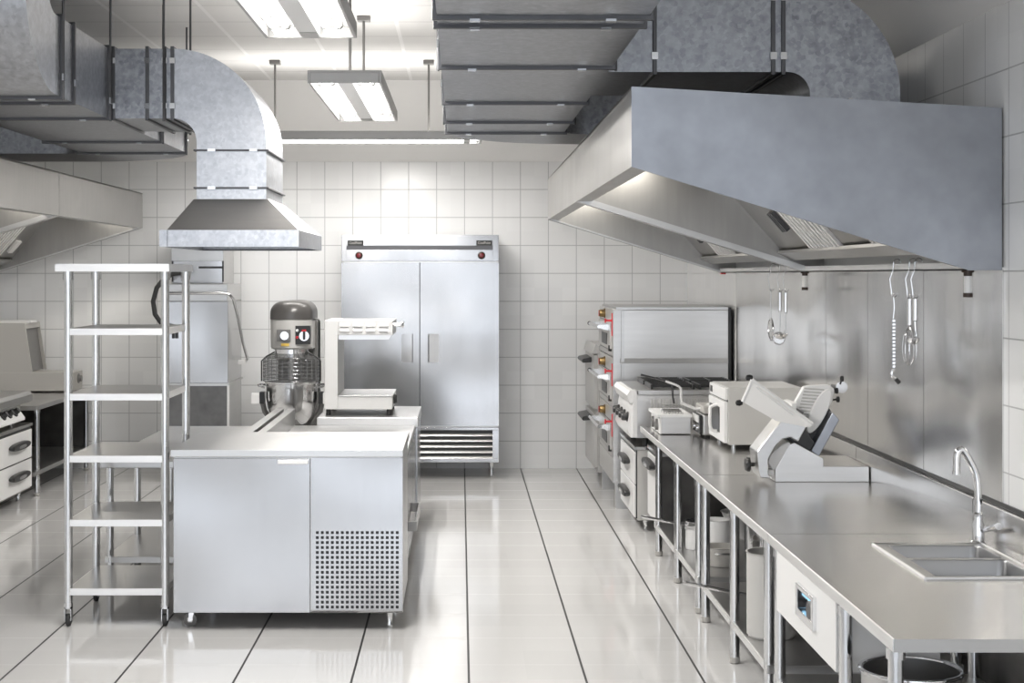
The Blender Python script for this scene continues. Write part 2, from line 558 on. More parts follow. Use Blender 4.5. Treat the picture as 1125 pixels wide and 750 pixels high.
# left duct
r = thing('ventilation_duct', 'galvanised duct at upper left with curved drop to the small pyramid hood', 'duct', (-2.4, 9.5, ZD0))
XA, XB = -2.80, -2.02
MB().box(XA, XB, 7.49, 11.0, ZD0, ZD1).build('main_duct', 'galv', r)
b = MB().elbow('yz', 7.49, 3.24, .14, .54, 270, 180, XA, XB, n=20)
b.box(XA, XB, 6.95, 7.35, 3.24, ZC - .002)
b.build('rising_elbow', 'galv_light', r)
b = MB().elbow('xy', XA - .14, 11.0, .14, .14 + (XB - XA), 0, 90, ZD0, ZD1)
b.box(-3.5, XA - .14, 11.14, 11.14 + XB - XA, ZD0, ZD1)
b.build('end_elbow', 'galv', r)
b = MB().elbow('xz', -3.5, 2.60, .10, .50, 90, 180, 11.14, 11.92)
b.box(-4.0, -3.6, 11.14, 11.92, 2.493, 2.60)
b.build('rear_branch', 'galv', r)
MB().box(XB, -1.653, 8.63, 9.43, ZD0, ZD1).build('branch_duct', 'galv', r)
b = MB().elbow('xz', -1.653, 2.564, .136, .536, 90, 0, 8.63, 9.43, n=24)
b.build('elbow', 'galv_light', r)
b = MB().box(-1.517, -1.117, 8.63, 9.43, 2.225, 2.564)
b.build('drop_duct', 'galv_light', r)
for yy in (7.58, 7.82, 8.60, 10.1, 11.02, 11.75):
    if yy < 11.1:
        flange(r, XA, XB, yy - .011, yy + .011, ZD0, ZD1)
for xx in (-1.995, -1.80, -1.70, -1.655):
    flange(r, xx - .010, xx + .010, 8.63, 9.43, ZD0, ZD1, .013)
for zz in (2.516, 2.30):
    flange(r, -1.517, -1.117, 8.63, 9.43, zz - .005, zz + .005, .016)
for (xx, yy) in ((XB + .015, 7.58), (XB + .015, 8.60), (XB + .02, 10.1), (XB + .01, 11.02)):
    MB().tube([(xx, yy, ZD0 - .02), (xx, yy, ZC)], .007, 8).build('hanger_rod', 'rod', r)
for yy in (8.60, 9.45):
    MB().tube([(-1.70, yy, ZD0 - .02), (-1.70, yy, ZC)], .007, 8).build('hanger_rod', 'rod', r)

# pyramid hood
r = thing('exhaust_hood', 'small pyramid shaped steel hood hanging from the left duct', 'kitchen hood', (-1.30, 9.1, 1.958))
x0, x1, y0, y1 = -1.685, -.905, 8.40, 9.78
MB().loft([[(-1.53, 8.615, 2.235), (-1.104, 8.615, 2.235), (-1.104, 9.445, 2.235), (-1.53, 9.445, 2.235)],
           [(x0 + .04, y0, 2.05), (x1, y0, 2.05), (x1, y1, 2.05), (x0 + .04, y1, 2.05)]], True, False).build('pyramid', 'steel_h', r)
b = MB()
b.box(x0, x1, y0, y0 + .012, 1.958, 2.052); b.box(x0, x1, y1 - .012, y1, 1.958, 2.052)
b.box(x0, x0 + .012, y0 + .012, y1 - .012, 1.958, 2.052); b.box(x1 - .012, x1, y0 + .012, y1 - .012, 1.958, 2.052)
b.box(x0 + .012, x0 + .05, y0 + .012, y1 - .012, 2.04, 2.052)
b.build('rim', 'galv_light', r)
MB().box(x0 + .044, x0 + .047, y0 - .003, y0, 1.96, 2.05).build('rim_seam', 'flange', r)
b = MB().box(x0 + .012, x1 - .012, y0 + .012, y0 + .05, 1.958, 1.965)
b.box(x0 + .012, x1 - .012, y1 - .05, y1 - .012, 1.958, 1.965)
b.build('drip_channel', 'flange', r)


# ------------------------------------------------------------------ pendant lamps
def make_lamp():
    L, W, H = 2.2, .435, .075
    r = thing('pendant_lamp', 'x', 'lamp', (0, 0, 0), 'fluorescent pendant lamps')
    hx, hy = W / 2, L / 2
    b = MB().box(-hx, hx, -hy, hy, H - .012, H)
    b.box(-hx, -hx + .016, -hy, hy, 0, H - .012); b.box(hx - .016, hx, -hy, hy, 0, H - .012)
    b.box(-hx + .016, hx - .016, -hy, -hy + .016, 0, H - .012); b.box(-hx + .016, hx - .016, hy - .016, hy, 0, H - .012)
    b.build('housing', 'lamp_metal', r, bev=.003)
    MB().box(-hx + .017, hx - .017, -hy + .017, hy - .017, .05, .06).build('reflector', 'trough', r)
    b = MB().box(-.045, .045, -hy + .017, hy - .017, .004, .05)
    cp = b.build('centre_plate', 'reflector', r)
    MB().box(-.04, .04, hy - .16, hy - .03, .001, .0035).build('end_grille', 'lamp_metal', cp)
    for sx in (-1, 1):
        for off in (.085, .155):
            t = MB().tube([(sx * off, -hy + .05, .020), (sx * off, hy - .05, .020)], .0135, 14).build('tube', 'tube', r)
            for ye, yo in ((hy - .30, .02), (-hy + .10, .02)):
                MB().lathe([(.017, 0), (.0215, .006), (.0215, .05), (.017, .056)], (sx * off, ye, .020), 'y', 18).build('tube_cap', 'lamp_metal', t)
        ld = bpy.data.lights.new('lamp_light', 'AREA')
        ld.shape = 'RECTANGLE'; ld.size = .04; ld.size_y = L - .14
        ld.energy = LAMP_W; ld.color = (1, .975, .94)
        lo = bpy.data.objects.new('lamp_light', ld)
        COL.objects.link(lo); lo.parent = r; lo.location = (sx * .12, 0, .012)
    ul = bpy.data.lights.new('added_uplight', 'AREA')  # added to brighten the ceiling; the housing has no opening on top
    ul.shape = 'RECTANGLE'; ul.size = W - .06; ul.size_y = L - .1; ul.energy = UP_W; ul.color = (1, .975, .94)
    uo = bpy.data.objects.new('added_uplight', ul)
    COL.objects.link(uo); uo.parent = r; uo.location = (0, 0, H + .004); uo.rotation_euler = (math.pi, 0, 0)
    for sy in (-.65, .65):
        st = MB().tube([(0, sy, H), (0, sy, ZC - 2.925 - .03)], .009, 10).build('stem', 'grey', r)
        MB().box(-.045, .045, sy - .045, sy + .045, ZC - 2.925 - .035, ZC - 2.925 - .001).build('ceiling_mount', 'grey', st, bev=.004)
    return r


LAMP_W, UP_W = 24, 7.5
lamp = make_lamp()
lamp.location = (-.71, 6.04, 2.925)
lamp['label'] = 'fluorescent pendant lamp at the top picture edge, nearest of the three'
l2 = copy_tree(lamp); l2.location = (-.68, 9.9, 2.925)
l2['label'] = 'fluorescent pendant lamp hanging below the ceiling, middle one of three'
l3 = copy_tree(lamp); l3.location = (-.92, 12.71, 2.925); l3.rotation_euler = (0, 0, math.pi / 2)
for c_ in l3.children:
    if c_.type == 'LIGHT':
        c_.data = c_.data.copy(); c_.data.energy *= 1.1 if 'uplight' in c_.name else .28
l3['label'] = 'long fluorescent pendant lamp hung crosswise before the back wall'

# daylight from the open (window) side behind the viewer
w = bpy.data.worlds.new('daylight'); SC.world = w; w.use_nodes = True
pl_ = bpy.data.lights.new('window_portal', 'AREA')
pl_.shape = 'RECTANGLE'; pl_.size = XR - XL; pl_.size_y = ZC; pl_.cycles.is_portal = True
po = bpy.data.objects.new('window_portal', pl_); COL.objects.link(po)
po.location = ((XL + XR) / 2, YF, ZC / 2); po.rotation_euler = (math.pi / 2, 0, 0)
bg = w.node_tree.nodes['Background']
bg.inputs['Color'].default_value = (.88, .93, 1.0, 1)
bg.inputs['Strength'].default_value = 1.22


# ------------------------------------------------------------------ wheeled shelf rack
r = thing('shelf_rack', 'open stainless shelf rack on casters with six shelves, left of the island', 'shelf', (-1.77, 8.0, 0))
ya, yb = 7.70, 8.285
XS0, XS1 = -2.011, -1.515
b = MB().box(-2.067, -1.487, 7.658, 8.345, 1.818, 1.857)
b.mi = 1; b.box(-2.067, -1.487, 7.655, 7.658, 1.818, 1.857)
b.build('shelf', ['steel', 'lit_edge'], r)
for z in (1.527, 1.193, .876, .549, .197):
    b = MB().box(XS0 + .005, XS1 - .005, ya - .015, yb + .015, z - .005, z)
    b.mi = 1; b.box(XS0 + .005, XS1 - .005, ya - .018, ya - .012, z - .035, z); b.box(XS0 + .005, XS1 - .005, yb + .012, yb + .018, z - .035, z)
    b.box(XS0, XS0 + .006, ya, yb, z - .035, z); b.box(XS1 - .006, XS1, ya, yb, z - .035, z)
    b.build('shelf', ['steel', 'lit_edge'], r, bev=.0015)
for x in (XS0, XS1):
    for y in (ya, yb):
        p = MB().tube([(x, y, .105), (x, y, 1.82)], .0215, 20).build('post', 'post', r)
        MB().lathe([(.0275, 1.775), (.0275, 1.818)], (x, y, 0), n=20).build('ferrule', 'post', p)
        c = MB().lathe([(.0235, .10), (.0235, .125)], (x, y, 0), n=16)
        c.box(x - .017, x - .013, y - .014, y + .022, .03, .10); c.box(x + .013, x + .017, y - .014, y + .022, .03, .10)
        c.box(x - .017, x + .017, y - .014, y + .022, .092, .10)
        c.build('caster_fork', 'post', p)
        MB().lathe([(.02, -.013), (.031, -.009), (.032, 0), (.031, .009), (.02, .013)], (x, y + .008, .032), 'x', 24).build('caster_wheel', 'rubber', p)


def adjustable_leg(p, x, y, h, r0=.017):
    return MB().lathe([(.014, 0), (.016, .012), (.012, .02), (r0, h - .02), (r0 + .004, h)], (x, y, 0), n=16).build('leg', 'post', p)


# ------------------------------------------------------------------ island: refrigerated counter
r = thing('refrigerated_counter', 'stainless refrigerated counter with perforated vent grille at the front of the island', 'counter', (-.88, 8.05, 0))
IX0, IX1, IY0, IY1 = -1.455, -.297, 7.62, 8.43
XSPL = PX(341.5, 7.61)
MB().box(IX0, IX1, IY0, IY1, .092, .88).build('carcass', 'steel', r, bev=.002)
MB().box(-1.468, -.290, 7.595, 8.455, .88, .917).build('worktop', 'steel', r, bev=.003)
d = MB().box(IX0 + .002, XSPL - .004, 7.597, 7.618, .092, .872).build('door', 'steel_door', r, bev=.002)
MB().box(XSPL - .165, XSPL - .012, 7.585, 7.597, .845, .866).build('handle', 'white', d, bev=.003)
# perforated grille panel
b = MB()
gx0, gx1, gz0, gz1 = XSPL + .004, IX1 + .004, .092, .874
hx0, hx1, hz0, hz1 = PX(346, 7.6), PX(439.2, 7.6), PZ(669.2, 7.6), PZ(582, 7.6)
NX, NZ = 17, 16
dx, dz = (hx1 - hx0) / NX, (hz1 - hz0) / NZ
yf, yk = 7.597, 7.606
b.face([(gx0, yf, gz0), (gx1, yf, gz0), (gx1, yf, hz0), (gx0, yf, hz0)])
b.face([(gx0, yf, hz1), (gx1, yf, hz1), (gx1, yf, gz1), (gx0, yf, gz1)])
b.face([(gx0, yf, hz0), (hx0, yf, hz0), (hx0, yf, hz1), (gx0, yf, hz1)])
b.face([(hx1, yf, hz0), (gx1, yf, hz0), (gx1, yf, hz1), (hx1, yf, hz1)])
b.face([(gx1, yf, gz0), (gx1, 7.62, gz0), (gx1, 7.62, gz1), (gx1, yf, gz1)])
b.face([(gx0, yf, gz1), (gx1, yf, gz1), (gx1, 7.62, gz1), (gx0, 7.62, gz1)])
b.face([(gx0, 7.62, gz0), (gx0, yf, gz0), (gx0, yf, gz1), (gx0, 7.62, gz1)])
for i in range(NX):
    for j in range(NZ):
        X0, X1, Z0, Z1 = hx0 + i * dx, hx0 + (i + 1) * dx, hz0 + j * dz, hz0 + (j + 1) * dz
        k = .215
        a0, a1, c0, c1 = X0 + dx * k, X1 - dx * k, Z0 + dz * k, Z1 - dz * k
        b.face([(X0, yf, Z0), (X1, yf, Z0), (a1, yf, c0), (a0, yf, c0)])
        b.face([(X1, yf, Z0), (X1, yf, Z1), (a1, yf, c1), (a1, yf, c0)])
        b.face([(X1, yf, Z1), (X0, yf, Z1), (a0, yf, c1), (a1, yf, c1)])
        b.face([(X0, yf, Z1), (X0, yf, Z0), (a0, yf, c0), (a0, yf, c1)])
        for (p, q) in (((a0, c0), (a1, c0)), ((a1, c0), (a1, c1)), ((a1, c1), (a0, c1)), ((a0, c1), (a0, c0))):
            b.face([(p[0], yf, p[1]), (q[0], yf, q[1]), (q[0], yk, q[1]), (p[0], yk, p[1])])
bmesh.ops.remove_doubles(b.bm, verts=b.bm.verts, dist=1e-5)
gp = b.build('grille_panel', 'steel_door', r)
MB().box(hx0 - .005, hx1 + .005, 7.610, 7.618, hz0 - .005, hz1 + .005).build('grille_backing', 'black', gp)
for x, y in ((-1.385, 7.70), (-1.385, 8.36)):
    c = MB().box(x - .03, x + .03, y - .03, y + .03, .086, .093)
    c.prism([(x - .004, .09), (x + .026, .09), (x + .010, .03), (x - .008, .03)], 'y', y - .02, y - .0175)
    c.prism([(x - .004, .09), (x + .026, .09), (x + .010, .03), (x - .008, .03)], 'y', y + .0175, y + .02)
    c = c.build('caster', 'chrome', r)
    w_ = MB().lathe([(.022, -.014), (.034, -.011), (.036, 0), (.034, .011), (.022, .014)], (x, y, .036), 'y', 28).build('caster_wheel', 'grey', c)
    MB().lathe([(.006, -.017), (.014, -.0155), (.016, -.0142)], (x, y, .036), 'y', 18).build('wheel_hub', 'chrome', c)
for x, y in ((PX(428, 7.66), 7.67), (PX(428, 7.66), 8.36)):
    adjustable_leg(r, x, y, .093)

# ------------------------------------------------------------------ island: the tables behind
r = thing('worktable', 'stainless worktable with upstand and lower shelf behind the wheeled rack', 'table', (-1.64, 9.45, 0))
b = MB().box(-2.03, -1.236, 8.47, 10.45, .712, .75)
b.build('tabletop', 'steel', r, bev=.003)
MB().box(-1.292, -1.236, 8.47, 10.5, .75, .868).build('upstand', 'steel', r, bev=.003)
MB().box(-2.02, -1.24, 8.53, 10.4, .165, .20).build('undershelf', 'steel_h', r, bev=.002)
for x in (-1.995, -1.26):
    for y in (8.55, 9.28, 10.36):
        lg = MB().tube([(x, y, .02), (x, y, .712)], .021, 16).build('leg', 'post', r)
        MB().lathe([(.015, 0), (.022, .006), (.022, .025)], (x, y, 0), n=16).build('foot', 'grey', lg)

r = thing('base_cabinet', 'low stainless cabinet with doors facing the aisle, behind the refrigerated counter', 'cabinet', (-.75, 9.5, 0))
MB().box(-1.20, -.335, 8.49, 10.47, .10, .712).build('carcass', 'steel', r, bev=.002)
MB().box(-1.207, -.318, 8.475, 10.49, .712, .75).build('worktop', 'steel', r, bev=.003)
MB().box(-1.207, -1.155, 8.475, 10.49, .75, .868).build('upstand', 'steel', r, bev=.003)
for y0_, y1_ in ((8.52, 9.88), (9.92, 10.44)):
    d = MB().box(-.335, -.315, y0_, y1_, .085, .70).build('door', 'steel_door', r, bev=.002)
    if y0_ < 9:
        h = MB().prism([(-.315, 9.02), (-.262, 9.02), (-.262, 9.80), (-.315, 9.80), (-.315, 9.77), (-.275, 9.77), (-.275, 9.05), (-.315, 9.05)], 'z', .262, .318)
        h.build('handle', 'lamp_metal', d, bev=.003)
for x in (-1.15, -.42):
    for y in (8.6, 10.38):
        adjustable_leg(r, x, y, .10)

r = thing('base_cabinet', 'stainless cabinet at the far end of the island carrying the white food warmer', 'cabinet', (-.65, 10.97, 0))
MB().box(-.985, -.318, 10.53, 11.40, .09, .765).build('carcass', 'steel', r, bev=.002)
MB().box(-1.005, -.298, 10.505, 11.42, .735, .8035).build('worktop', 'steel', r, bev=.004)
d = MB().box(-.318, -.303, 10.56, 11.37, .095, .73).build('door', 'steel_door', r, bev=.002)
for x in (-.93, -.37):
    for y in (10.6, 11.33):
        adjustable_leg(r, x, y, .09)

# food warmer
r = thing('food_warmer', 'white C-shaped heated food display on the far island cabinet', 'food warmer', (-.70, 10.97, .8035))
Y0, Y1 = 10.66, 11.25
wx = lambda p: PX(p, Y0)
wz = lambda p: PZ(p, Y0)
MB().box(wx(356.5), wx(371), Y0, Y1, wz(449.5), wz(352)).build('column', 'warmer', r, bev=.004)
b = MB().box(wx(371), wx(431), Y0 + .001, Y1, wz(449.5), wz(435.5))
b.build('base', 'warmer', r, bev=.004)
MB().box(wx(371.5), wx(431.5), Y0 - .004, Y1, wz(435.3), wz(434)).build('base_plate', 'steel', r, bev=.001)
a = MB().box(wx(371), wx(431.5), Y0 + .001, Y1, wz(368), wz(352.3)).build('arm', 'warmer', r, bev=.004)
for i in range(4):
    for j in range(2):
        px, pz = 373.5 + i * 14.2, (356.5 if j == 0 else 361.8)
        zz = wz(pz)
        MB().prism([(Y0 + .001, zz - .011), (Y0 - .014, zz - .011), (Y0 + .001, zz + .013)], 'x', wx(px), wx(px + 10.2)).build('louver', 'warmer', a)
b = MB().prism([(wx(372), wz(368)), (wx(430), wz(368)), (wx(427), wz(373)), (wx(372), wz(373))], 'y', Y0 + .01, Y0 + .02)
b.box(wx(372), wx(430), Y0 + .02, Y0 + .34, wz(368), wz(367.4))
b.build('lamp_shield', 'steel', a)
b = MB().lathe([(.014, 0), (.014, .05), (.022, .052), (.024, .065), (.018, .075)], (wx(431.5), Y0 + .12, wz(357)), 'x', 16)
b.build('knob', 'chrome', a)
b = MB().lathe([(.035, 0), (.035, .012), (.028, .028)], (wx(431), Y0 + .16, wz(440)), 'x', 20)
b.build('dial', 'black', r)
for x in (wx(360), wx(427)):
    for y in (Y0 + .06, Y1 - .06):
        MB().lathe([(.017, 0), (.017, wz(449.5) - .8035)], (x, y, .8035), n=14).build('foot', 'rubber', r)

# ------------------------------------------------------------------ floor mixer
MY = 12.1
r = thing('planetary_mixer', 'tall floor mixer with dark dome, wire guard and steel bowl before the back wall', 'mixer', (-1.36, 12.2, 0))
mx = PX(320.5, MY)
mz = lambda p: PZ(p, MY)
b = MB().lathe([(.150, 0), (.168, .015), (.170, .23), (.165, .245)], (mx, MY, mz(383)), n=48)
b.box(mx - .165, mx + .165, MY, MY + .38, mz(383), mz(352))
b.build('head', 'offwhite', r, bev=.0)
prof = [(.173, 0), (.173, .045)] + [(.173 * math.cos(a) ** .6, .045 + .105 * math.sin(a)) for a in [math.radians(k) for k in range(10, 86, 8)]] + [(.01, .15)]
b = MB()
rings = []
for rr, h in prof:
    ring = []
    for k in range(48):
        a = 2 * math.pi * k / 48
        yy = math.sin(a)
        ring.append((mx + rr * math.cos(a), MY + rr * yy + (.36 if yy > .01 else 0), mz(350.5) + h))
    rings.append(ring)
b.loft(rings, True, True)
b.build('dome', 'dome', r)
MB().lathe([(.135, -.075), (.135, 0)], (mx, MY, mz(383)), n=40).build('neck', 'chrome', r)
b = MB().box(mx + .02, mx + .185, MY + .22, MY + .50, .06, mz(352))
b.box(mx - .15, mx + .185, MY + .30, MY + .50, .06, mz(352))
b.build('column', 'grey', r, bev=.02)
b = MB().box(mx - .27, mx + .27, MY - .28, MY + .56, .0, .07).build('base', 'grey', r, bev=.015)
gb = MB().box(mx - .098, mx + .012, MY - .185, MY - .15, mz(374), mz(361)).build('switch_box', 'grey', r, bev=.004)
MB().lathe([(.034, -.024), (.036, -.004), (.036, 0)], (mx - .035, MY - .185, mz(367.5)), 'y', 24).build('timer_dial', 'chrome', gb)
gb = MB().box(mx + .048, mx + .165, MY - .17, MY - .09, mz(377), mz(357)).build('control_panel', 'black', r, bev=.003)
MB().lathe([(.040, -.006), (.042, 0)], (mx + .118, MY - .17, mz(368)), 'y', 24).build('dial_scale', 'chrome', gb)
MB().box(mx + .108, mx + .128, MY - .186, MY - .176, mz(372), mz(363)).build('dial_pointer', 'black', gb, bev=.003)
MB().box(mx + .10, mx + .135, MY - .1772, MY - .1765, mz(363.5), mz(361)).build('red_mark', 'red', gb)
for z in (362, 369.5):
    MB().lathe([(.010, -.012), (.012, 0)], (mx + .062, MY - .17, mz(z)), 'y', 14).build('button', 'red' if z > 365 else 'white', gb)
MB().box(mx - .065, mx + .0, MY - .174, MY - .168, mz(379), mz(376)).build('sticker', 'yellow', r)
# wire and plastic guard
g = MB()
GR = .228
for z in (mz(392.5), mz(397), mz(401), mz(405), mz(409), mz(413), mz(417.5)):
    g.ring((mx, MY, z), GR if z < mz(393) else GR - .03, .003, 'z', 40, 6)
for k in range(28):
    a = 2 * math.pi * k / 28
    ca, sa = math.cos(a), math.sin(a)
    g.tube([(mx + GR * ca, MY + GR * sa, mz(418)), (mx + GR * ca, MY + GR * sa, mz(394.5)), (mx + (GR - .03) * ca, MY + (GR - .03) * sa, mz(391.5)), (mx + .13 * ca, MY + .13 * sa, mz(388))], .0022, 6)
g = g.build('guard', 'cage', r)
MB().lathe([(GR + .005, mz(418)), (GR + .005, mz(394.5)), (GR - .028, mz(391)), (.14, mz(387.5))], (mx, MY, 0), n=48, cap=False).build('guard_shell', 'clear', g)
b = MB().tube([(mx - GR - .008, MY - .05, mz(418)), (mx - GR - .008, MY - .05, mz(396)), (mx - GR + .03, MY - .05, mz(391)), (mx - .13, MY - .05, mz(386))], .006, 8)
b.tube([(mx + GR + .008, MY - .05, mz(418)), (mx + GR + .008, MY - .05, mz(396)), (mx + GR - .03, MY - .05, mz(391)), (mx + .13, MY - .05, mz(386))], .006, 8)
b.build('guard_frame', 'black', g)
b = MB().lathe([(.022, mz(425)), (.022, mz(392))], (mx, MY, 0), n=16)
for k in range(6):
    a = math.pi * k / 6
    pts = [(mx + .105 * math.sin(t) * math.cos(a), MY + .105 * math.sin(t) * math.sin(a), mz(422) - .16 + .16 * math.cos(t)) for t in [math.radians(q) for q in range(0, 361, 20)]]
    b.tube(pts, .003, 6)
b.build('whisk_head', 'cage', r)
BR = .205
prof = [(.06, mz(468)), (.12, mz(465)), (.165, mz(457)), (.192, mz(447)), (BR, mz(436)), (BR, mz(421)), (BR + .012, mz(420)), (BR + .012, mz(418.6)), (BR - .008, mz(418.6)), (BR - .010, mz(436)), (.16, mz(456)), (.0, mz(463))]
bo = MB().lathe(prof, (mx, MY, 0), n=56, cap=False).build('bowl', 'chrome', r)
for s in (-1, 1):
    MB().tube([(mx + s * (BR + .004), MY - .05, mz(425)), (mx + s * (BR + .05), MY - .05, mz(424)), (mx + s * (BR + .062), MY - .02, mz(422.5)), (mx + s * (BR + .05), MY + .03, mz(422)), (mx + s * (BR + .004), MY + .03, mz(423))], .008, 8).build('bowl_handle', 'chrome', bo)
    MB().box(mx + s * (BR + .05), mx + s * (BR + .115), MY - .05, MY + .05, mz(443), mz(431.5)).build('bowl_clamp', 'white', r, bev=.004)
    ar = MB().box(mx + s * (BR + .012), mx + s * (BR + .05), MY - .04, MY + .04, mz(443), mz(430))
    ar.build('clamp_block', 'black', r, bev=.003)
    MB().tube([(mx + s * (BR + .035), MY + .03, mz(442)), (mx + s * (BR + .02), MY + .05, mz(452)), (mx + s * .16, MY + .10, mz(466)), (mx + s * .10, MY + .28, mz(470))], .022, 10).build('bowl_arm', 'grey', r)

# ------------------------------------------------------------------ hood dishwasher
DY = 13.0
r = thing('hood_dishwasher', 'tall pass-through dishwasher with lifting hood against the back wall, behind the rack', 'dishwasher', (-2.3, 13.4, 0))
dx_ = lambda p: PX(p, DY)
dzz = lambda p: PZ(p, DY)
D0, D1, DB = dx_(178), dx_(250.5), 13.80
MB().box(D0, D1, DY + .02, DB, .12, dzz(423)).build('base', 'steel', r, bev=.003)
MB().box(D0 + .02, D1 - .01, DY + .012, DY + .02, .13, dzz(424)).build('base_front', 'steel_dark', r)
MB().box(D0 - .01, D1 + .012, DY - .005, DB + .01, dzz(423.2), dzz(421)).build('tray', 'steel', r, bev=.002)
MB().box(D1 - .008, D1 + .012, DY - .002, DY + .02, .12, dzz(423.2)).build('corner_post', 'white', r)
MB().box(D0, D1, DY, DB, dzz(421), dzz(331)).build('hood', 'steel_door', r, bev=.004)
MB().box(D0, D1 - .01, DY + .03, DB + .06, dzz(331), dzz(312)).build('hood_top', 'steel', r, bev=.004)
c = MB().box(PX(188, 13.25), PX(245.5, 13.25), 13.25, 13.86, PZ(312, 13.25), 2.14).build('control_box', 'steel', r, bev=.004)
MB().box(PX(190, 13.24), PX(244.5, 13.24), 13.235, 13.25, PZ(311, 13.24), PZ(286.5, 13.24)).build('control_front', 'steel_door', c, bev=.002)
b = MB()
for px in (189.7, 245):
    b.box(PX(px - .8, 13.23), PX(px + .8, 13.23), 13.222, 13.236, PZ(309.5, 13.23), PZ(286.5, 13.23))
b.box(PX(218.5, 13.23), PX(244, 13.23), 13.222, 13.236, PZ(294.8, 13.23), PZ(292.6, 13.23))
b.box(PX(189.7, 13.23), PX(198, 13.23), 13.222, 13.236, PZ(300.8, 13.23), PZ(298.8, 13.23))
b.build('control_trim', 'black', c)
hy = DY - .07
h = MB().tube([(D0 + .02, hy, dzz(322)), (D1 - .03, hy, dzz(322)), (D1 + .02, hy + .02, dzz(323)), (D1 + .045, hy + .07, dzz(328)),
               (D1 + .06, DY + .13, dzz(345)), (D1 + .075, DY + .36, dzz(377)), (D1 + .09, DY + .56, dzz(398)), (D1 + .06, DY + .60, dzz(402))], .013, 10)
h.build('lift_handle', 'chrome', r)
MB().box(D1, D1 + .07, DY + .57, DY + .62, dzz(404.5), dzz(399.5)).build('handle_pivot', 'white', r, bev=.004)
b = MB().tube([(dx_(199), DY - .02, dzz(299.5)), (dx_(190), DY - .03, dzz(301)), (dx_(181), DY - .03, dzz(306)), (dx_(173), DY - .03, dzz(316)), (dx_(169), DY - .03, dzz(331)), (dx_(171), DY - .03, dzz(345)), (dx_(178), DY - .03, dzz(355)), (dx_(190), DY - .02, dzz(358.5)), (dx_(197), DY + .01, dzz(360))], .021, 12)
b.build('hose', 'rubber', r)
b = MB().box(dx_(189.3), dx_(192.2), DY - .02, DY + .01, dzz(371.5), dzz(365)).box(dx_(193), dx_(196), DY - .02, DY + .01, dzz(371.5), dzz(365))
b.build('switch', 'black', r)
for x in (D0 + .06, D1 - .06):
    for y in (DY + .1, DB - .08):
        adjustable_leg(r, x, y, .12)

# ------------------------------------------------------------------ upright refrigerator
RY = 13.25
fx = lambda p: PX(p, RY)
fz = lambda p: PZ(p, RY)
r = thing('refrigerator', 'tall two-door stainless refrigerator standing against the back wall', 'refrigerator', (-.36, 13.6, 0))
MB().box(fx(376), fx(547.5), RY + .02, 13.96, .155, fz(259.5)).build('cabinet', 'steel', r, bev=.003)
MB().box(fx(375), fx(548), RY + .005, RY + .05, fz(287), fz(258)).build('header', 'steel_door', r, bev=.003)
b = MB().box(fx(380.5), fx(541.5), RY - .006, RY + .01, fz(286), fz(274.3)).box(fx(380.5), fx(541.5), RY - .006, RY + .01, fz(269.8), fz(259.3))
hd = b.build('header_front', 'steel_door', r, bev=.002)
MB().box(fx(380.5), fx(541.5), RY + .001, RY + .008, fz(274.5), fz(269.6)).build('header_groove', 'flange', hd)
for x0_ in (382, 523.3):
    p = MB().box(fx(x0_), fx(x0_ + 17.4), RY - .010, RY - .005, fz(269.6), fz(264)).build('name_plate', 'black', hd, bev=.001)
    cu = bpy.data.curves.new('plate_text', 'FONT')
    cu.body = 'CoolPoint'; cu.size = .034; cu.align_x = 'CENTER'; cu.align_y = 'CENTER'; cu.extrude = .0008
    to = bpy.data.objects.new('plate_text', cu); COL.objects.link(to)
    dg = bpy.context.evaluated_depsgraph_get()
    me = bpy.data.meshes.new_from_object(to.evaluated_get(dg))
    bpy.data.objects.remove(to)
    t = bpy.data.objects.new('plate_text', me); COL.objects.link(t)
    me.materials.append(M['warm_grey'])
    t.parent = p
    t.rotation_euler = (math.pi / 2, 0, 0)
    t.location = Vector((fx(x0_ + 8.7), RY - .011, fz(266.8))) - r.location
    t.scale = (.80, 1, 1)
for px in (394.5, 529):
    k = MB().lathe([(.024, -.026), (.030, -.022), (.034, -.008), (.034, 0)], (fx(px), RY - .006, fz(280.5)), 'y', 28).build('lock_ring', 'brown', hd)
    MB().lathe([(.004, -.031), (.019, -.029), (.021, -.026)], (fx(px), RY - .006, fz(280.5)), 'y', 24).build('red_lens', 'dark_red', k)
ZD = fz(467.3)
for a, c, hx in ((375.3, 460.7, (441, 454)), (461.8, 548, (470, 482.3))):
    d = MB()
    # door slab with an opening for the recessed grip
    A, C, H0, H1 = fx(a), fx(c), fx(hx[0]), fx(hx[1])
    zt, zb, g0, g1 = fz(288.4), ZD, fz(398), fz(366.5)
    d.box(A, H0, RY - .02, RY + .02, zb, zt); d.box(H1, C, RY - .02, RY + .02, zb, zt)
    d.box(H0, H1, RY - .02, RY + .02, zb, g0); d.box(H0, H1, RY - .02, RY + .02, g1, zt)
    bmesh.ops.remove_doubles(d.bm, verts=d.bm.verts, dist=1e-6)
    d = d.build('door', 'steel_door', r)
    b = MB()
    sgn = 1 if hx[0] < 460 else -1
    bk = H0 if sgn > 0 else H1
    ot = H1 if sgn > 0 else H0
    b.prism([(bk, RY - .019), (ot, RY + .006), (ot, RY + .018), (bk, RY + .018)], 'z', g0, g1)
    b.build('grip', 'chrome', d)
MB().box(fx(460.4), fx(462), RY - .005, RY + .02, ZD, fz(288.4)).build('door_gasket', 'flange', r)
b = MB().box(fx(375.5), fx(548), RY - .015, RY + .02, fz(507.5), fz(503.4)).box(fx(375.5), fx(548), RY - .015, RY + .02, fz(472.2), fz(469.3))
b.box(fx(375.5), fx(382), RY - .015, RY + .02, fz(503.4), fz(472.2)).box(fx(541), fx(548), RY - .015, RY + .02, fz(503.4), fz(472.2))
gr = b.build('grille_frame', 'steel_door', r, bev=.002)
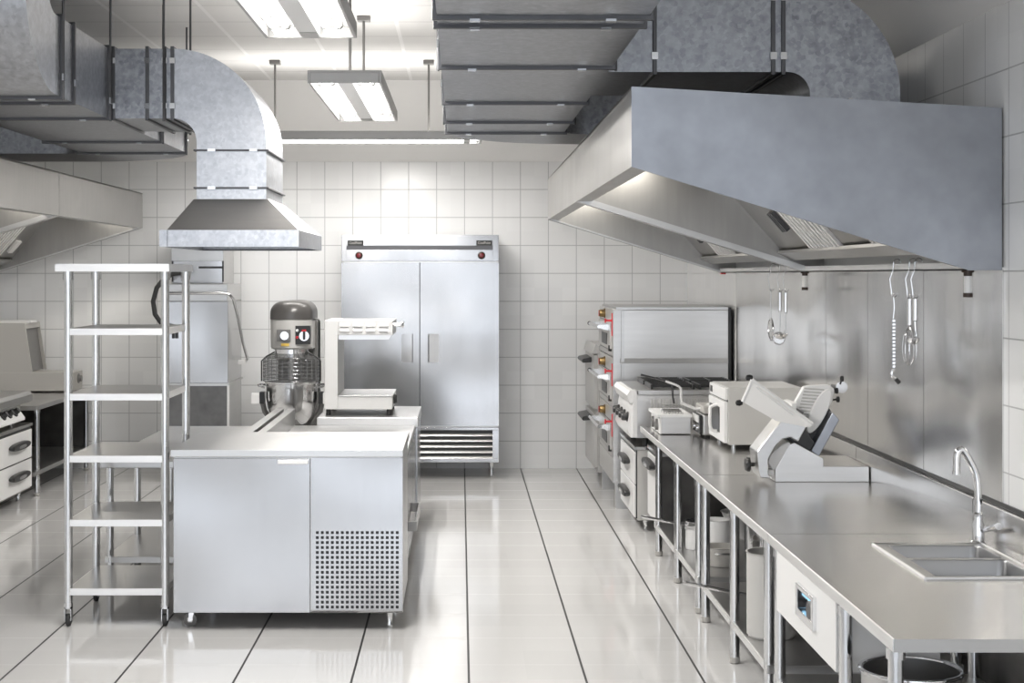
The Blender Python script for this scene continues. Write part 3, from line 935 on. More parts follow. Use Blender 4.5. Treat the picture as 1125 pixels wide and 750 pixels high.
MB().box(fx(382), fx(541), RY + .012, RY + .019, fz(503.4), fz(472.2)).build('grille_backing', 'black', gr)
b = MB()
for k in range(5):
    z0_ = fz(473.6 + k * 6.15 + 3.1)
    b.prism([(RY - .012, z0_ - .016), (RY - .009, z0_ - .016), (RY + .008, z0_ + .004), (RY + .005, z0_ + .004)], 'x', fx(382), fx(541))
b.build('grille_slats', 'steel', gr)
for px in (383, 540):
    for y in (RY + .12, 13.85):
        adjustable_leg(r, fx(px) if px < 400 else PX(540, RY + .12), y, .157, .02)


# ------------------------------------------------------------------ right-hand worktables
def right_table(y0, y1, legs, label, shelf=None, hole=None, side_x=1.25):
    r = thing('worktable', label, 'table', (1.65, (y0 + y1) / 2, 0), 'stainless worktables along the right wall')
    b = MB()
    if hole:
        hx0, hx1, hy0, hy1 = hole
        b.box(side_x, XR - .03, y0, hy0, .712, .75); b.box(side_x, XR - .03, hy1, y1, .712, .75)
        b.box(side_x, hx0, hy0, hy1, .712, .75); b.box(hx1, XR - .03, hy0, hy1, .712, .75)
        bmesh.ops.remove_doubles(b.bm, verts=b.bm.verts, dist=1e-5)
        b.build('tabletop', 'steel_top', r)
    else:
        b.box(side_x, XR - .03, y0, y1, .712, .75)
        b.build('tabletop', 'steel_top', r, bev=.003)
    MB().tube([(side_x, y0 + .002, .7475), (side_x, y1 - .002, .7475)], .004, 8).build('edge_bead', 'lit_edge', r)
    MB().box(side_x - .003, side_x - .0005, y0 + .001, y1 - .001, .713, .7465).build('front_edge', 'lit_edge', r)  # thin strip over the table edge, its lamp light put into the colour
    MB().prism([(XR - .035, .75), (XR - .008, .75), (XR - .008, .897), (XR - .03, .897), (XR - .035, .888)], 'y', y0, y1).build('upstand', 'steel_top', r)
    for y in legs:
        for x in (1.272, XR - .07):
            lg = MB().tube([(x, y, .025), (x, y, .712)], .0225, 18)
            lg = lg.build('leg', 'post', r)
            MB().lathe([(.028, .68), (.028, .712)], (x, y, 0), n=18).build('ferrule', 'post', lg)
            MB().lathe([(.018, 0), (.024, .004), (.024, .03)], (x, y, 0), n=18).build('foot', 'warm_grey', lg)
    if True:
        MB().box(1.262, XR - .05, y0 + .06, shelf or y1 - .06, .165, .20).build('undershelf', 'steel', r, bev=.002)
        MB().box(1.256, 1.2615, y0 + .06, shelf or y1 - .06, .166, .199).build('shelf_edge', 'lit_edge', r)
    return r


TC = right_table(7.90, 10.42, (9.64, 8.79, 8.0), 'stainless worktable under the fryers, farthest of the right-hand row', shelf=9.75)
TB = right_table(6.095, 7.893, (7.795, 6.97, 6.19), 'stainless worktable carrying the meat slicer, middle of the right-hand row')
SX0, SX1, SY0, SY1 = 1.605, 2.03, 5.18, 5.845
TA = right_table(4.33, 6.088, (5.98, 4.96, 4.39), 'stainless worktable with the sink, nearest of the right-hand row',
                 hole=(SX0 + .02, SX1 - .02, SY0 + .02, SY1 - .02))
# control box on the near table
b = MB()
Z0, Z1 = .475, .708
ky0, ky1, kz0, kz1 = 5.285, 5.56, .545, .665
b.box(1.252, 1.27, 5.01, ky0, Z0, Z1); b.box(1.252, 1.27, ky1, 5.945, Z0, Z1)
b.box(1.252, 1.27, ky0, ky1, Z0, kz0); b.box(1.252, 1.27, ky0, ky1, kz1, Z1)
b.box(1.305, 1.60, 5.01, 5.945, Z0, Z1)
b.box(1.27, 1.305, 5.01, 5.03, Z0, Z1); b.box(1.27, 1.305, 5.925, 5.945, Z0, Z1)
r = thing('control_box', 'white control box with blue display and black knob under the near table edge', 'control unit', (1.5, 5.48, .475))
b.build('housing', 'white', r)
b = MB()
t = .03
b.box(1.238, 1.300, ky0, ky0 + t, kz0, kz1); b.box(1.238, 1.300, ky1 - t, ky1, kz0, kz1)
b.box(1.238, 1.300, ky0 + t, ky1 - t, kz0, kz0 + t); b.box(1.238, 1.300, ky0 + t, ky1 - t, kz1 - t * .6, kz1)
b.box(1.290, 1.304, ky0 + t, ky1 - t, kz0 + t, kz1 - t)
fr = b.build('bezel', 'chrome', r, bev=.003)
MB().box(1.275, 1.290, 5.45, 5.52, .605, .645).build('screen', 'screen', fr)
b = MB()
for k in range(4):
    b.box(1.2745, 1.275, 5.455, 5.515, .606 + k * .0105, .608 + k * .0105)
b.build('screen_lines', 'white', fr)
MB().lathe([(.034, -.05), (.037, -.046), (.037, -.012), (.042, 0)], (1.290, 5.36, .60), 'x', 24).build('knob', 'black', fr)
for y in (5.06, 5.9):
    MB().box(1.31, 1.36, y - .02, y + .02, .708, .7115).build('bracket', 'steel', r)

# sink
r = thing('sink', 'double-bowl stainless sink let into the near worktable', 'sink', ((SX0 + SX1) / 2, (SY0 + SY1) / 2, .75))
b = MB()
ym = 5.535
bowls = ((SX0 + .045, SX1 - .03, ym + .018, SY1 - .035), (SX0 + .045, SX1 - .03, SY0 + .04, ym - .018))
zt = .7545
xs = [SX0, SX0 + .045, SX1 - .03, SX1]
ys = [SY0, SY0 + .04, ym - .018, ym + .018, SY1 - .035, SY1]
for i in range(3):
    for j in range(5):
        if i == 1 and j in (1, 3):
            continue
        b.face([(xs[i], ys[j], zt), (xs[i + 1], ys[j], zt), (xs[i + 1], ys[j + 1], zt), (xs[i], ys[j + 1], zt)])
bmesh.ops.remove_doubles(b.bm, verts=b.bm.verts, dist=1e-5)
b.build('deck', 'steel', r)
rim = MB()
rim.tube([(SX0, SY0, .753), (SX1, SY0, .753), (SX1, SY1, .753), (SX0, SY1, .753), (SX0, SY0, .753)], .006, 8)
rim.build('rim', 'lit_edge', r)
for (a, c, e, f) in bowls:
    def rr(x0, x1, y0, y1, z, rad, n=6):
        out = []
        for cx, cy, a0 in ((x1 - rad, y1 - rad, 0), (x0 + rad, y1 - rad, 90), (x0 + rad, y0 + rad, 180), (x1 - rad, y0 + rad, 270)):
            for k in range(n + 1):
                an = math.radians(a0 + 90 * k / n)
                out.append((cx + rad * math.cos(an), cy + rad * math.sin(an), z))
        return out
    g = MB()
    g.loft([rr(a - .004, c + .004, e - .004, f + .004, zt + .0005, .03), rr(a, c, e, f, zt - .006, .03), rr(a + .006, c - .006, e + .006, f - .006, .62, .04), rr(a + .04, c - .04, e + .04, f - .04, .60, .05)], True, False)
    g.face(list(reversed(rr(a + .04, c - .04, e + .04, f - .04, .60, .05))))
    bo = g.build('bowl', 'sink_steel', r)
    MB().lathe([(.03, .0), (.034, .004), (.0, .004)], ((a + c) / 2, (e + f) / 2, .60), n=20).build('drain', 'chrome', bo)

# tap
r = thing('tap', 'chrome mixer tap with angled spout behind the sink', 'tap', (2.045, 5.885, .75))
ty = 5.885
tx = lambda p: PX(p, ty)
tz = lambda p: PZ(p, ty)
cx = tx(1074.5)
MB().lathe([(.032, 0), (.032, .006), (.025, .012), (.024, .075), (.018, .09), (.020, .115), (.0145, .122)], (cx, ty, .7505), n=24).build('body', 'chrome', r)
def smooth(pts, n=6):
    P = [Vector(p) for p in pts]
    out = []
    for i in range(len(P) - 1):
        a, b_, c, d = P[max(i - 1, 0)], P[i], P[i + 1], P[min(i + 2, len(P) - 1)]
        for k in range(n):
            t = k / n
            out.append(.5 * ((2 * b_) + (c - a) * t + (2 * a - 5 * b_ + 4 * c - d) * t * t + (3 * b_ - a - 3 * c + d) * t ** 3))
    out.append(P[-1])
    return out
MB().tube(smooth([(cx, ty, .86), (tx(1074.8), ty, tz(548)), (tx(1072.5), ty, tz(522)), (tx(1063), ty, tz(502)), (tx(1057.5), ty, tz(494.5)), (tx(1053), ty, tz(495.5)), (tx(1051.2), ty, tz(502)), (tx(1050.8), ty, tz(517))]), .0145, 14).build('spout', 'chrome', r)
MB().lathe([(.016, -.014), (.016, 0)], (tx(1050.8), ty, tz(517)), n=16).build('aerator', 'chrome', r)
b = MB().tube([(cx, ty, tz(580)), (tx(1086), ty - .02, tz(580))], .012, 12)
b.tube([(tx(1080), ty - .02, tz(581)), (PX(1097, 5.70), 5.70, PZ(578, 5.70))], [.011, .014], 10)
b.tube([(tx(1079), ty - .01, tz(577.5)), (cx, ty, tz(577))], .014, 12)
b.build('lever', 'chrome', r)

# ------------------------------------------------------------------ slicer
SYF = 7.62
r = thing('meat_slicer', 'grey angled meat slicer with ribbed plate standing on the middle worktable', 'slicer', (1.84, 7.86, .75))
S = lambda px, py: (PX(px, SYF), PZ(py, SYF))
poly = lambda *p: [S(*q) for q in p]
zb = S(0, 529.5)[1]
base = [(851.6, 529.5), (851.6, 516), (867, 488), (873, 486), (905, 503.5), (905, 512), (955, 512), (955, 529.5)]
MB().prism(poly(*base), 'y', SYF, 8.08).build('base', 'warm_steel' if 'warm_steel' in M else 'steel_h', r, bev=.004)
for px in (857, 949):
    for y in (SYF + .05, 8.03):
        MB().lathe([(.014, 0), (.014, zb - .75 + .002)], (S(px, 0)[0], y, .75), n=12).build('foot', 'rubber', r)
arm = [(829, 494.5), (860, 455), (868, 452), (884, 466), (874, 484), (866, 479), (857, 481), (849, 489), (841.5, 503), (842, 520), (846, 524), (833, 523), (831, 517)]
MB().prism(poly(*arm), 'y', SYF - .06, SYF + .14).build('carriage_arm', 'steel', r, bev=.006)
MB().prism(poly((843, 508), (846, 500), (858, 489), (866, 485), (869.5, 486.5), (853, 515.5), (849.5, 517)), 'y', SYF - .0, SYF + .30).build('motor_cover', 'white', r, bev=.012)
MB().prism(poly((842, 515), (849, 515.5), (849, 521.5), (841, 520)), 'y', SYF - .03, SYF + .05).build('guide_block', 'white', r, bev=.002)
MB().prism(poly((866, 483), (877, 466), (886, 470), (898, 487), (893, 497), (880, 490)), 'y', SYF + .05, SYF + .28).build('dark_gap_block', 'black', r, bev=.006)  # black block painting in the dark gap between the slicer parts
tr = MB().prism(poly((824, 416.5), (889, 464.5), (886, 468), (850, 461), (813, 440)), 'y', SYF - .075, SYF - .065)
tr.prism(poly((826, 415), (872, 448), (868, 452), (822, 420)), 'y', SYF - .035, SYF - .03)
tr.prism(poly((816, 437), (851, 459), (850, 461), (814, 440)), 'y', SYF - .065, SYF - .03)
tr.prism(poly((824, 416.5), (826, 418), (815, 440.5), (813, 439)), 'y', SYF - .065, SYF - .03)
tr = tr.build('food_tray', 'warm_white', r)
MB().tube([(*[S(823.5, 416)[0]], SYF - .07, S(0, 416)[1]), (S(889, 464)[0], SYF - .07, S(0, 464)[1])], .009, 10).tube([(S(823.5, 416)[0], SYF - .07, S(0, 416)[1]), (S(813, 440)[0], SYF - .07, S(0, 440)[1])], .009, 10).tube([(S(828, 424)[0], SYF - .078, S(0, 424)[1]), (S(868, 454)[0], SYF - .078, S(0, 454)[1])], .005, 8).build('tray_rim', 'white', tr)
MB().prism(poly((868, 442), (873.5, 441), (872, 453), (866.5, 449)), 'y', SYF - .05, SYF + .16).build('pusher', 'white', tr, bev=.003)
MB().prism(poly((873, 447), (882, 452), (878.5, 459), (870, 453)), 'y', SYF - .03, SYF + .12).build('pusher_block', 'grey', tr, bev=.003)
for q in ((810.5, 441.5), (821.5, 414)):
    MB().lathe([(.004, -.02), (.013, -.016), (.016, 0), (.011, .014)], (S(*q)[0], SYF - .05, S(*q)[1]), 'x', 16).build('tray_knob', 'black', tr)
# ribbed gauge plate
pl = MB().prism(poly((877, 446), (888, 426), (894, 425), (916, 424), (922.5, 429), (920, 442), (913, 457), (902, 470), (889, 481.5), (884, 481), (883, 477.5), (890, 464.5)), 'y', SYF + .10, SYF + .14).build('gauge_plate', 'white', r, bev=.006)
b = MB()
for k in range(12):
    f = k / 11
    ax_, az_ = 888.5 - 10 * f + (7 * max(0, f - .72) / .28), 428 + 38 * f
    L_ = 22 - 10 * f
    p0 = S(ax_, az_); p1 = S(ax_ + L_, az_ + 1.6)
    b.tube([(p0[0], SYF + .10, p0[1]), (p1[0], SYF + .10, p1[1])], .0042, 6)
b.build('plate_ribs', 'offwhite', pl)
def ell(cx, cy, rx, ry, rot, n=28):
    o = []
    for k in range(n):
        a = 2 * math.pi * k / n
        x, y = rx * math.cos(a), ry * math.sin(a)
        o.append((cx + x * math.cos(rot) - y * math.sin(rot), cy + x * math.sin(rot) + y * math.cos(rot)))
    return o
MB().prism(poly(*ell(904, 453, 8.5, 27, .45)), 'y', SYF + .075, SYF + .10).build('blade_cover', 'white', pl, bev=.006)
MB().prism(poly((889, 483), (903, 471), (915, 455), (918, 451), (920.5, 455), (897, 497)), 'y', SYF + .13, SYF + .20).build('blade_guard', 'black', r)
MB().prism(poly((893.5, 496.5), (917.5, 453.5), (925.3, 462), (902.3, 503)), 'y', SYF + .05, SYF + .40).build('motor_slab', 'steel_blue', r, bev=.005)
k = MB().tube([(S(919, 425)[0], SYF + .12, S(0, 425)[1]), (S(934, 429)[0], SYF + .12, S(0, 429)[1])], .010, 10).build('sharpener_arm', 'steel', r)
MB().lathe([(.010, -.012), (.030, -.010), (.030, .010), (.010, .012)], (S(931, 427)[0], SYF + .12, S(0, 427)[1]), 'y', 24).build('sharpener_disc', 'steel', k)
for q, e in (((931, 417.5), (929, 424)), ((926.5, 440.5), (921, 441)), ((925, 431), (922, 429))):
    kk = MB().tube([(S(*q)[0], SYF + .11, S(*q)[1]), (S(*e)[0], SYF + .11, S(*e)[1])], .005, 8)
    kk.lathe([(.006, -.010), (.015, -.006), (.016, .006), (.006, .010)], (S(*q)[0], SYF + .11, S(*q)[1]), 'x', 12)
    kk.build('sharpener_knob', 'black', r)
kn = MB().lathe([(.006, -.020), (.030, -.018), (.037, -.008), (.037, .006), (.012, .012), (.010, .05)], (S(824, 511)[0], SYF + .04, S(0, 511)[1]), 'x', 10)
kn.build('thickness_knob', 'black', r)

# ------------------------------------------------------------------ box oven on the table
r = thing('countertop_oven', 'pale box oven with glass door on the worktable, behind the slicer', 'oven', (1.84, 9.3, .75))
OX, OX1, OY0, OY1, OZ0, OZ1 = 1.61, 2.06, 9.03, 9.60, .778, 1.122
MB().box(OX, OX1, OY0, OY1, OZ0, OZ1).build('body', 'offwhite', r, bev=.005)
d = MB().box(OX - .025, OX, OY0 + .01, OY1 - .01, OZ0 + .01, OZ1 - .085).build('door', 'white', r, bev=.004)
MB().box(OX - .029, OX - .024, OY0 + .16, OY1 - .06, OZ0 + .06, OZ1 - .13).build('window', 'glass_dark', d)
h = MB().tube(smooth([(OX - .025, OY0 + .24, OZ1 - .12), (OX - .065, OY0 + .24, OZ1 - .135), (OX - .07, OY0 + .24, .95), (OX - .065, OY0 + .24, OZ0 + .075), (OX - .025, OY0 + .24, OZ0 + .06)]), .011, 10)
h.build('handle', 'white', d)
p = MB().box(OX - .02, OX, OY0 + .01, OY1 - .01, OZ1 - .075, OZ1 - .004).build('control_strip', 'white', r, bev=.004)
MB().box(OX - .023, OX - .019, OY1 - .12, OY1 - .05, OZ1 - .058, OZ1 - .02).build('display', 'black', p)
MB().box(OX - .004, OX + .003, OY0 + .012, OY1 - .012, OZ1 - .088, OZ1 - .072).build('door_gap', 'black', r)
for x in (OX + .04, OX1 - .04):
    for y in (OY0 + .05, OY1 - .05):
        MB().lathe([(.014, 0), (.014, OZ0 - .75)], (x, y, .75), n=12).build('foot', 'post', r)

# ------------------------------------------------------------------ fryers
r = thing('fryer', 'white double-tank fryer at the far end of the worktable', 'fryer', (1.42, 10.1, .75))
FX0, FX1, FY0, FY1 = 1.30, 1.515, 9.86, 10.34
fz1 = .878
b = MB()
b.box(FX0 + .02, FX1, FY0 + .01, FY1 - .01, .755, fz1 - .01)
b.build('body', 'steel_h', r, bev=.004)
b = MB().box(FX0 + .012, FX0 + .02, FY0 + .015, FY1 - .015, .755, fz1 - .015)
b.build('front', 'white', r)
b = MB()
tx0, tx1 = FX0 + .075, FX1 - .02
tys = [FY0, FY0 + .05, FY0 + .215, FY0 + .265, FY0 + .43, FY1]
b.box(FX0 - .005, tx0, FY0, FY1, fz1 - .012, fz1 + .006); b.box(tx1, FX1 + .005, FY0, FY1, fz1 - .012, fz1 + .006)
for j in (0, 2, 4):
    b.box(tx0, tx1, tys[j], tys[j + 1], fz1 - .012, fz1 + .006)
b.build('rim', 'white', r)
for j in (1, 3):
    MB().box(tx0, tx1, tys[j], tys[j + 1], fz1 - .0098, fz1 - .006).build('tank', 'warm_grey', r)
for y in (FY0 + .13, FY0 + .33):
    t_ = MB().lathe([(.03, -.018), (.03, 0)], (FX0 + .012, y, .80), 'x', 18)
    t_.box(FX0 - .004, FX0 + .012, y - .012, y + .012, .815, .845)
    t_.build('thermostat', 'grey', r)

r = thing('fryer', 'small steel fryer with black controls between the double fryer and the box oven', 'fryer', (1.75, 9.83, .75))
MB().box(1.56, 1.98, 9.68, 9.98, .765, .90).build('body', 'steel', r, bev=.012)
MB().box(1.565, 1.985, 9.675, 9.985, .905, .955).build('lid', 'warm_grey', r, bev=.008)
c = MB().box(1.542, 1.56, 9.69, 9.97, .775, .895).build('control_panel', 'black', r, bev=.002)
MB().box(1.536, 1.542, 9.72, 9.94, .845, .89).build('panel_plate', 'white', c)
for y in (9.76, 9.89):
    MB().lathe([(.018, -.014), (.02, 0)], (1.544, y, .81), 'x', 16).build('knob', 'chrome', c)
for x in (1.6, 1.94):
    for y in (9.72, 9.94):
        MB().lathe([(.014, 0), (.014, .017)], (x, y, .75), n=10).build('foot', 'rubber', r)
MB().tube(smooth([(PX(748, 9.8), 9.8, PZ(442, 9.8)), (PX(757, 9.8), 9.8, PZ(446, 9.8)), (PX(767, 9.8), 9.8, PZ(449, 9.8)), (1.62, 9.8, .957)]), .009, 8).build('lid_handle', 'white', r)

# frying basket standing in the double fryer
r = thing('fry_basket', 'wire frying basket with bent handles standing in the double fryer', 'basket', (1.46, 9.98, .878))
yb_ = 9.985
bx = lambda p: PX(p, yb_)
bz = lambda p: PZ(p, yb_)
b = MB()
for k in range(7):
    x = bx(728) + (bx(747) - bx(728)) * k / 6
    b.tube([(x, yb_ - .055, bz(450)), (x, yb_ - .055, .875), (x, yb_ + .055, .875), (x, yb_ + .055, bz(450))], .002, 6)
for z in (bz(450), .93, .90):
    b.tube([(bx(728), yb_ - .055, z), (bx(747), yb_ - .055, z), (bx(747), yb_ + .055, z), (bx(728), yb_ + .055, z), (bx(728), yb_ - .055, z)], .0028, 6)
b.build('mesh', 'cage', r)
b = MB().tube(smooth([(bx(704), yb_, bz(411.5)), (bx(718), yb_, bz(415)), (bx(731), yb_, bz(418.5)), (bx(738), yb_, bz(422.5)), (bx(739), yb_, bz(434)), (bx(740.5), yb_, bz(443))]), .0065, 8)
b.build('handle', 'flange', r)
b = MB().tube(smooth([(bx(731), yb_ - .01, bz(418.5)), (bx(738), yb_ - .01, bz(421)), (bx(745), yb_ - .01, bz(424)), (bx(748), yb_ - .01, bz(428)), (bx(748), yb_ - .01, bz(436)), (bx(749), yb_ - .01, bz(444))]), .0075, 8)
b.build('hook', 'white', r)


# ------------------------------------------------------------------ base cabinets with drawers, ranges
def oval_handle(mb_parent, x, s, y, z, ln=.46, h=.062):
    """dark oval pull with a bright inlay; s = side the drawer front faces"""
    prof = []
    for k in range(24):
        a = 2 * math.pi * k / 24
        prof.append((y + ln / 2 * math.copysign(abs(math.cos(a)) ** .7, math.cos(a)), z + h / 2 * math.copysign(abs(math.sin(a)) ** .8, math.sin(a))))
    h_ = MB().prism(prof, 'x', x, x + s * .045).build('handle', 'black', mb_parent, bev=.012)
    prof2 = [(y + (p - y) * .42, z + (q - z) * .45 - .004) for p, q in prof]
    MB().prism(prof2, 'x', x + s * .0455, x + s * .048).build('handle_inlay', 'chrome', h_)
    return h_


def drawer_base(name, x_front, x_back, s, y0, y1, z0, z1, label, nd=2, shell='offwhite'):
    r = thing(name, label, 'cabinet', ((x_front + x_back) / 2, (y0 + y1) / 2, 0), 'drawer cabinets under cooking appliances')
    MB().box(x_front - s * .02, x_back, y0, y1, z0, z1).build('carcass', shell, r, bev=.003)
    MB().box(x_front + s * .0, x_back, y0 - .006, y1 + .006, z1 - .001, z1 + .022).build('top', 'steel_top', r, bev=.003)
    MB().box(x_front - s * .021, x_front - s * .012, y0 + .01, y1 - .01, z0 + .012, z1 - .006).build('drawer_gap', 'black', r)
    h = (z1 - z0 - .03) / nd
    for k in range(nd):
        d = MB().box(x_front - s * .012, x_front, y0 + .02, y1 - .02, z0 + .018 + k * h, z0 + .018 + (k + 1) * h - .012).build('drawer', 'white', r, bev=.003)
        oval_handle(d, x_front, s, (y0 + y1) / 2 + .02, z0 + .018 + (k + (.55 if nd > 1 else .84)) * h)
    for x in (x_front - s * .09, x_back + s * .09):
        for y in (y0 + .08, y1 - .08):
            adjustable_leg(r, x, y, z0, .02)
    return r


drawer_base('drawer_cabinet', 1.22, 2.05, -1, 10.53, 11.48, .08, .575, 'white drawer cabinet under the burner range, beside the deck oven')
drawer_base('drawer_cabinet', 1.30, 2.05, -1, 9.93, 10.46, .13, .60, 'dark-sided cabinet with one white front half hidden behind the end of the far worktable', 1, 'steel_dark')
drawer_base('drawer_cabinet', -3.42, -4.22, 1, 11.13, 12.0, .10, .60, 'white drawer cabinet under the griddle at the left picture edge')

# burner range
r = thing('range', 'white countertop gas range with black burner grates beside the deck oven', 'range', (1.6, 11.0, .60))
RX, RY0, RY1 = 1.19, 10.56, 11.47
for x in (RX + .12, 1.98):
    for y in (RY0 + .08, RY1 - .08):
        MB().lathe([(.02, 0), (.02, .055)], (x, y, .597), n=14).build('foot', 'black', r)
MB().box(RX + .04, 2.05, RY0 + .01, RY1 - .01, .652, .955).build('body', 'steel_h', r, bev=.004)
MB().prism([(RX - .02, .955), (RX, .90), (RX + .03, .90), (RX + .06, .955), (RX + .06, .99), (RX, .985)], 'y', RY0, RY1).build('front_lip', 'white', r)
p = MB().prism([(RX + .05, .895), (RX + .02, .89), (RX - .01, .70), (RX + .01, .655), (RX + .05, .655)], 'y', RY0 + .02, RY1 - .02).build('control_panel', 'white', r)
MB().box(RX + .03, 2.05, RY0, RY1, .955, .992).build('cooktop', 'steel', r, bev=.004)
for k in range(4):
    y = RY0 + .16 + k * .2
    kk = MB().lathe([(.022, -.05), (.026, -.045), (.028, -.015), (.036, -.012), (.036, 0)], (RX + .008, y, .79), 'x', 20)
    kk.build('knob', 'black', p)
b = MB()
b.box(RX + .02, RX + .05, RY0 - .004, RY0 + .02, .66, .99)
b.build('side_edge', 'white', r)
for cxx in (1.50, 1.84):
    for cyy in (10.79, 11.24):
        g = MB()
        for q in (-.14, -.05, .05, .14):
            g.box(cxx - .15, cxx + .15, cyy + q - .007, cyy + q + .007, 1.004, 1.026)
        for q in (-.148, .148):
            g.box(cxx + q - .008, cxx + q + .008, cyy - .18, cyy + .18, .992, 1.026)
        g.box(cxx - .008, cxx + .008, cyy - .18, cyy + .18, 1.008, 1.026)
        g = g.build('burner_grate', 'black', r, bev=.002)
        MB().lathe([(.07, .0), (.07, .010), (.045, .012), (.045, .02), (.02, .022)], (cxx, cyy, .9925), n=24).build('burner', 'grey', g)
# perforated near side
b = MB()
for k in range(30):
    x = 1.34 + k * .022
    b.box(x, x + .010, RY0 + .004, RY0 + .0105, .69, .93)
b.build('side_louver', 'offwhite', r)

# griddle on the left
r = thing('griddle', 'countertop griddle with black knobs at the left picture edge', 'griddle', (-3.85, 11.5, .622))
GX, GY0, GY1 = -3.40, 11.0, 11.93
MB().prism([(GX - .015, .795), (GX, .81), (GX, .855), (GX - .02, .882), (-4.22, .882), (-4.22, .795)], 'y', GY0, GY1).build('plate', 'steel', r)
MB().box(GX - .09, -4.22, GY0 + .02, GY1 - .02, .665, .795).build('body', 'warm_grey', r, bev=.004)
MB().box(-4.24, -4.22, GY0, GY1, .795, .98).build('splash_guard', 'steel', r)
p = MB().prism([(GX - .09, .78), (GX - .02, .685), (GX - .02, .665), (GX - .09, .665)], 'y', GY0 + .01, GY1 - .14).build('control_panel', 'white', r)
n_ = Vector((.095, 0, .07)).normalized()
for k in range(3):
    y = 11.32 + k * .15
    c = Vector((GX - .055, y, .7325))
    kb = MB().tube([c, c + n_ * .012, c + n_ * .013, c + n_ * .045], [.036, .036, .026, .022], 16).build('knob', 'black', p)
for x in (GX - .14, -4.1):
    for y in (GY0 + .1, GY1 - .12):
        MB().lathe([(.02, 0), (.016, .044)], (x, y, .622), n=12).build('foot', 'post', r)

# left table by the back wall
r = thing('worktable', 'stainless worktable in the far left corner carrying the chip warmer', 'table', (-3.83, 13.0, 0))
MB().box(-4.285, -3.40, 12.06, 13.98, .712, .75).build('tabletop', 'steel', r, bev=.003)
MB().box(-4.27, -3.43, 12.1, 13.95, .175, .21).build('undershelf', 'steel', r, bev=.002)
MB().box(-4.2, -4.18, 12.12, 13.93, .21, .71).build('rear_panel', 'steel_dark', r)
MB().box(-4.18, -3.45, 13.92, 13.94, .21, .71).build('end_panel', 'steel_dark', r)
for y in (12.25, 13.86):
    for x in (-3.455, -4.22):
        lg = MB().tube([(x, y, .02), (x, y, .712)], .0215, 16).build('leg', 'post', r)
        MB().lathe([(.027, .675), (.027, .712)], (x, y, 0), n=16).build('ferrule', 'post', lg)
        MB().lathe([(.016, 0), (.023, .004), (.023, .025)], (x, y, 0), n=16).build('foot', 'warm_grey', lg)

r = thing('chip_warmer', 'grey countertop chip warmer with tilted hood on the far left table', 'food warmer', (-3.85, 13.58, .75))
CY = 13.4
cxp = lambda p: PX(p, CY); czp = lambda p: PZ(p, CY)
MB().box(-4.22, cxp(80), CY, 13.74, .765, czp(409)).build('base', 'warm_grey', r, bev=.004)
MB().prism([(-4.22, czp(355)), (cxp(27), czp(355)), (cxp(35.2), czp(409)), (-4.22, czp(409))], 'y', CY + .005, CY + .02).build('hood_front', 'warm_grey', r)
b = MB().prism([(-4.22, czp(355)), (cxp(27), czp(355)), (cxp(28), czp(361)), (-4.22, czp(361))], 'y', CY + .02, 13.88)
b.prism([(-4.22, czp(361)), (-4.20, czp(361)), (-4.20, czp(409)), (-4.22, czp(409))], 'y', CY + .02, 13.88)
b.prism([(-4.22, czp(361)), (cxp(27.9), czp(361)), (cxp(35.2), czp(409)), (-4.22, czp(409))], 'y', 13.86, 13.88)
b.build('hood', 'warm_grey', r)
MB().prism([(-4.1, czp(361)), (cxp(25), czp(361)), (cxp(32), czp(408.5)), (-4.1, czp(408.5))], 'y', CY + .03, 13.85).build('heater_screen', 'grey', r)
MB().box(-4.22, cxp(30), CY + .1, 13.7, czp(355), czp(352.5)).build('top_cap', 'white', r)
kx = cxp(80)
MB().lathe([(.045, 0), (.045, .006), (.03, .008), (.028, .03)], (kx, CY + .2, czp(417)), 'x', 24).build('dial', 'grey', r)
for x in (-4.15, kx - .06):
    for y in (CY + .05, 13.69):
        MB().lathe([(.016, 0), (.016, .016)], (x, y, .75), n=12).build('foot', 'rubber', r)

# ------------------------------------------------------------------ deck oven tower
r = thing('deck_oven', 'tall three-deck stainless oven with red levers beside the burner range', 'oven', (1.62, 12.1, 0))
X0, Y0, Y1 = 1.175, 11.56, 12.69
MB().box(X0 + .06, 2.06, Y0, Y1, .20, 1.53).build('carcass', 'steel_h', r, bev=.003)
b = MB().box(X0 + .02, 2.06, Y0 - .006, Y1 + .006, 1.53, 1.555)
b.build('top', 'steel', r, bev=.003)
MB().box(2.06, 2.085, Y0 + .01, Y1, .2, 1.55).build('rear_gap_shade', 'black', r)  # black strip painting in the dark gap behind the oven
b = MB().box(X0 + .062, X0 + .085, Y0 - .006, Y0, .2, 1.53)
b.box(X0, X0 + .06, Y0, Y0 + .03, .2, 1.53)
b.build('corner_strip', 'steel', r)
for z in (1.135, .745):
    MB().prism([(Y0 - .008, z - .012), (Y0, z + .024), (Y0, z - .014)], 'x', X0 + .05, 2.06).build('side_seam', 'steel', r)
b = MB().box(X0, X0 + .06, Y0 + .03, Y1, .2, .385)
b.build('plinth', 'oven_front', r)
for y0_, y1_ in ((Y0, Y0 + .09), (Y1 - .05, Y1)):
    for xx in (X0 + .02, 1.95):
        MB().box(xx, xx + .10, y0_, y1_, 0, .2).build('leg', 'steel', r)
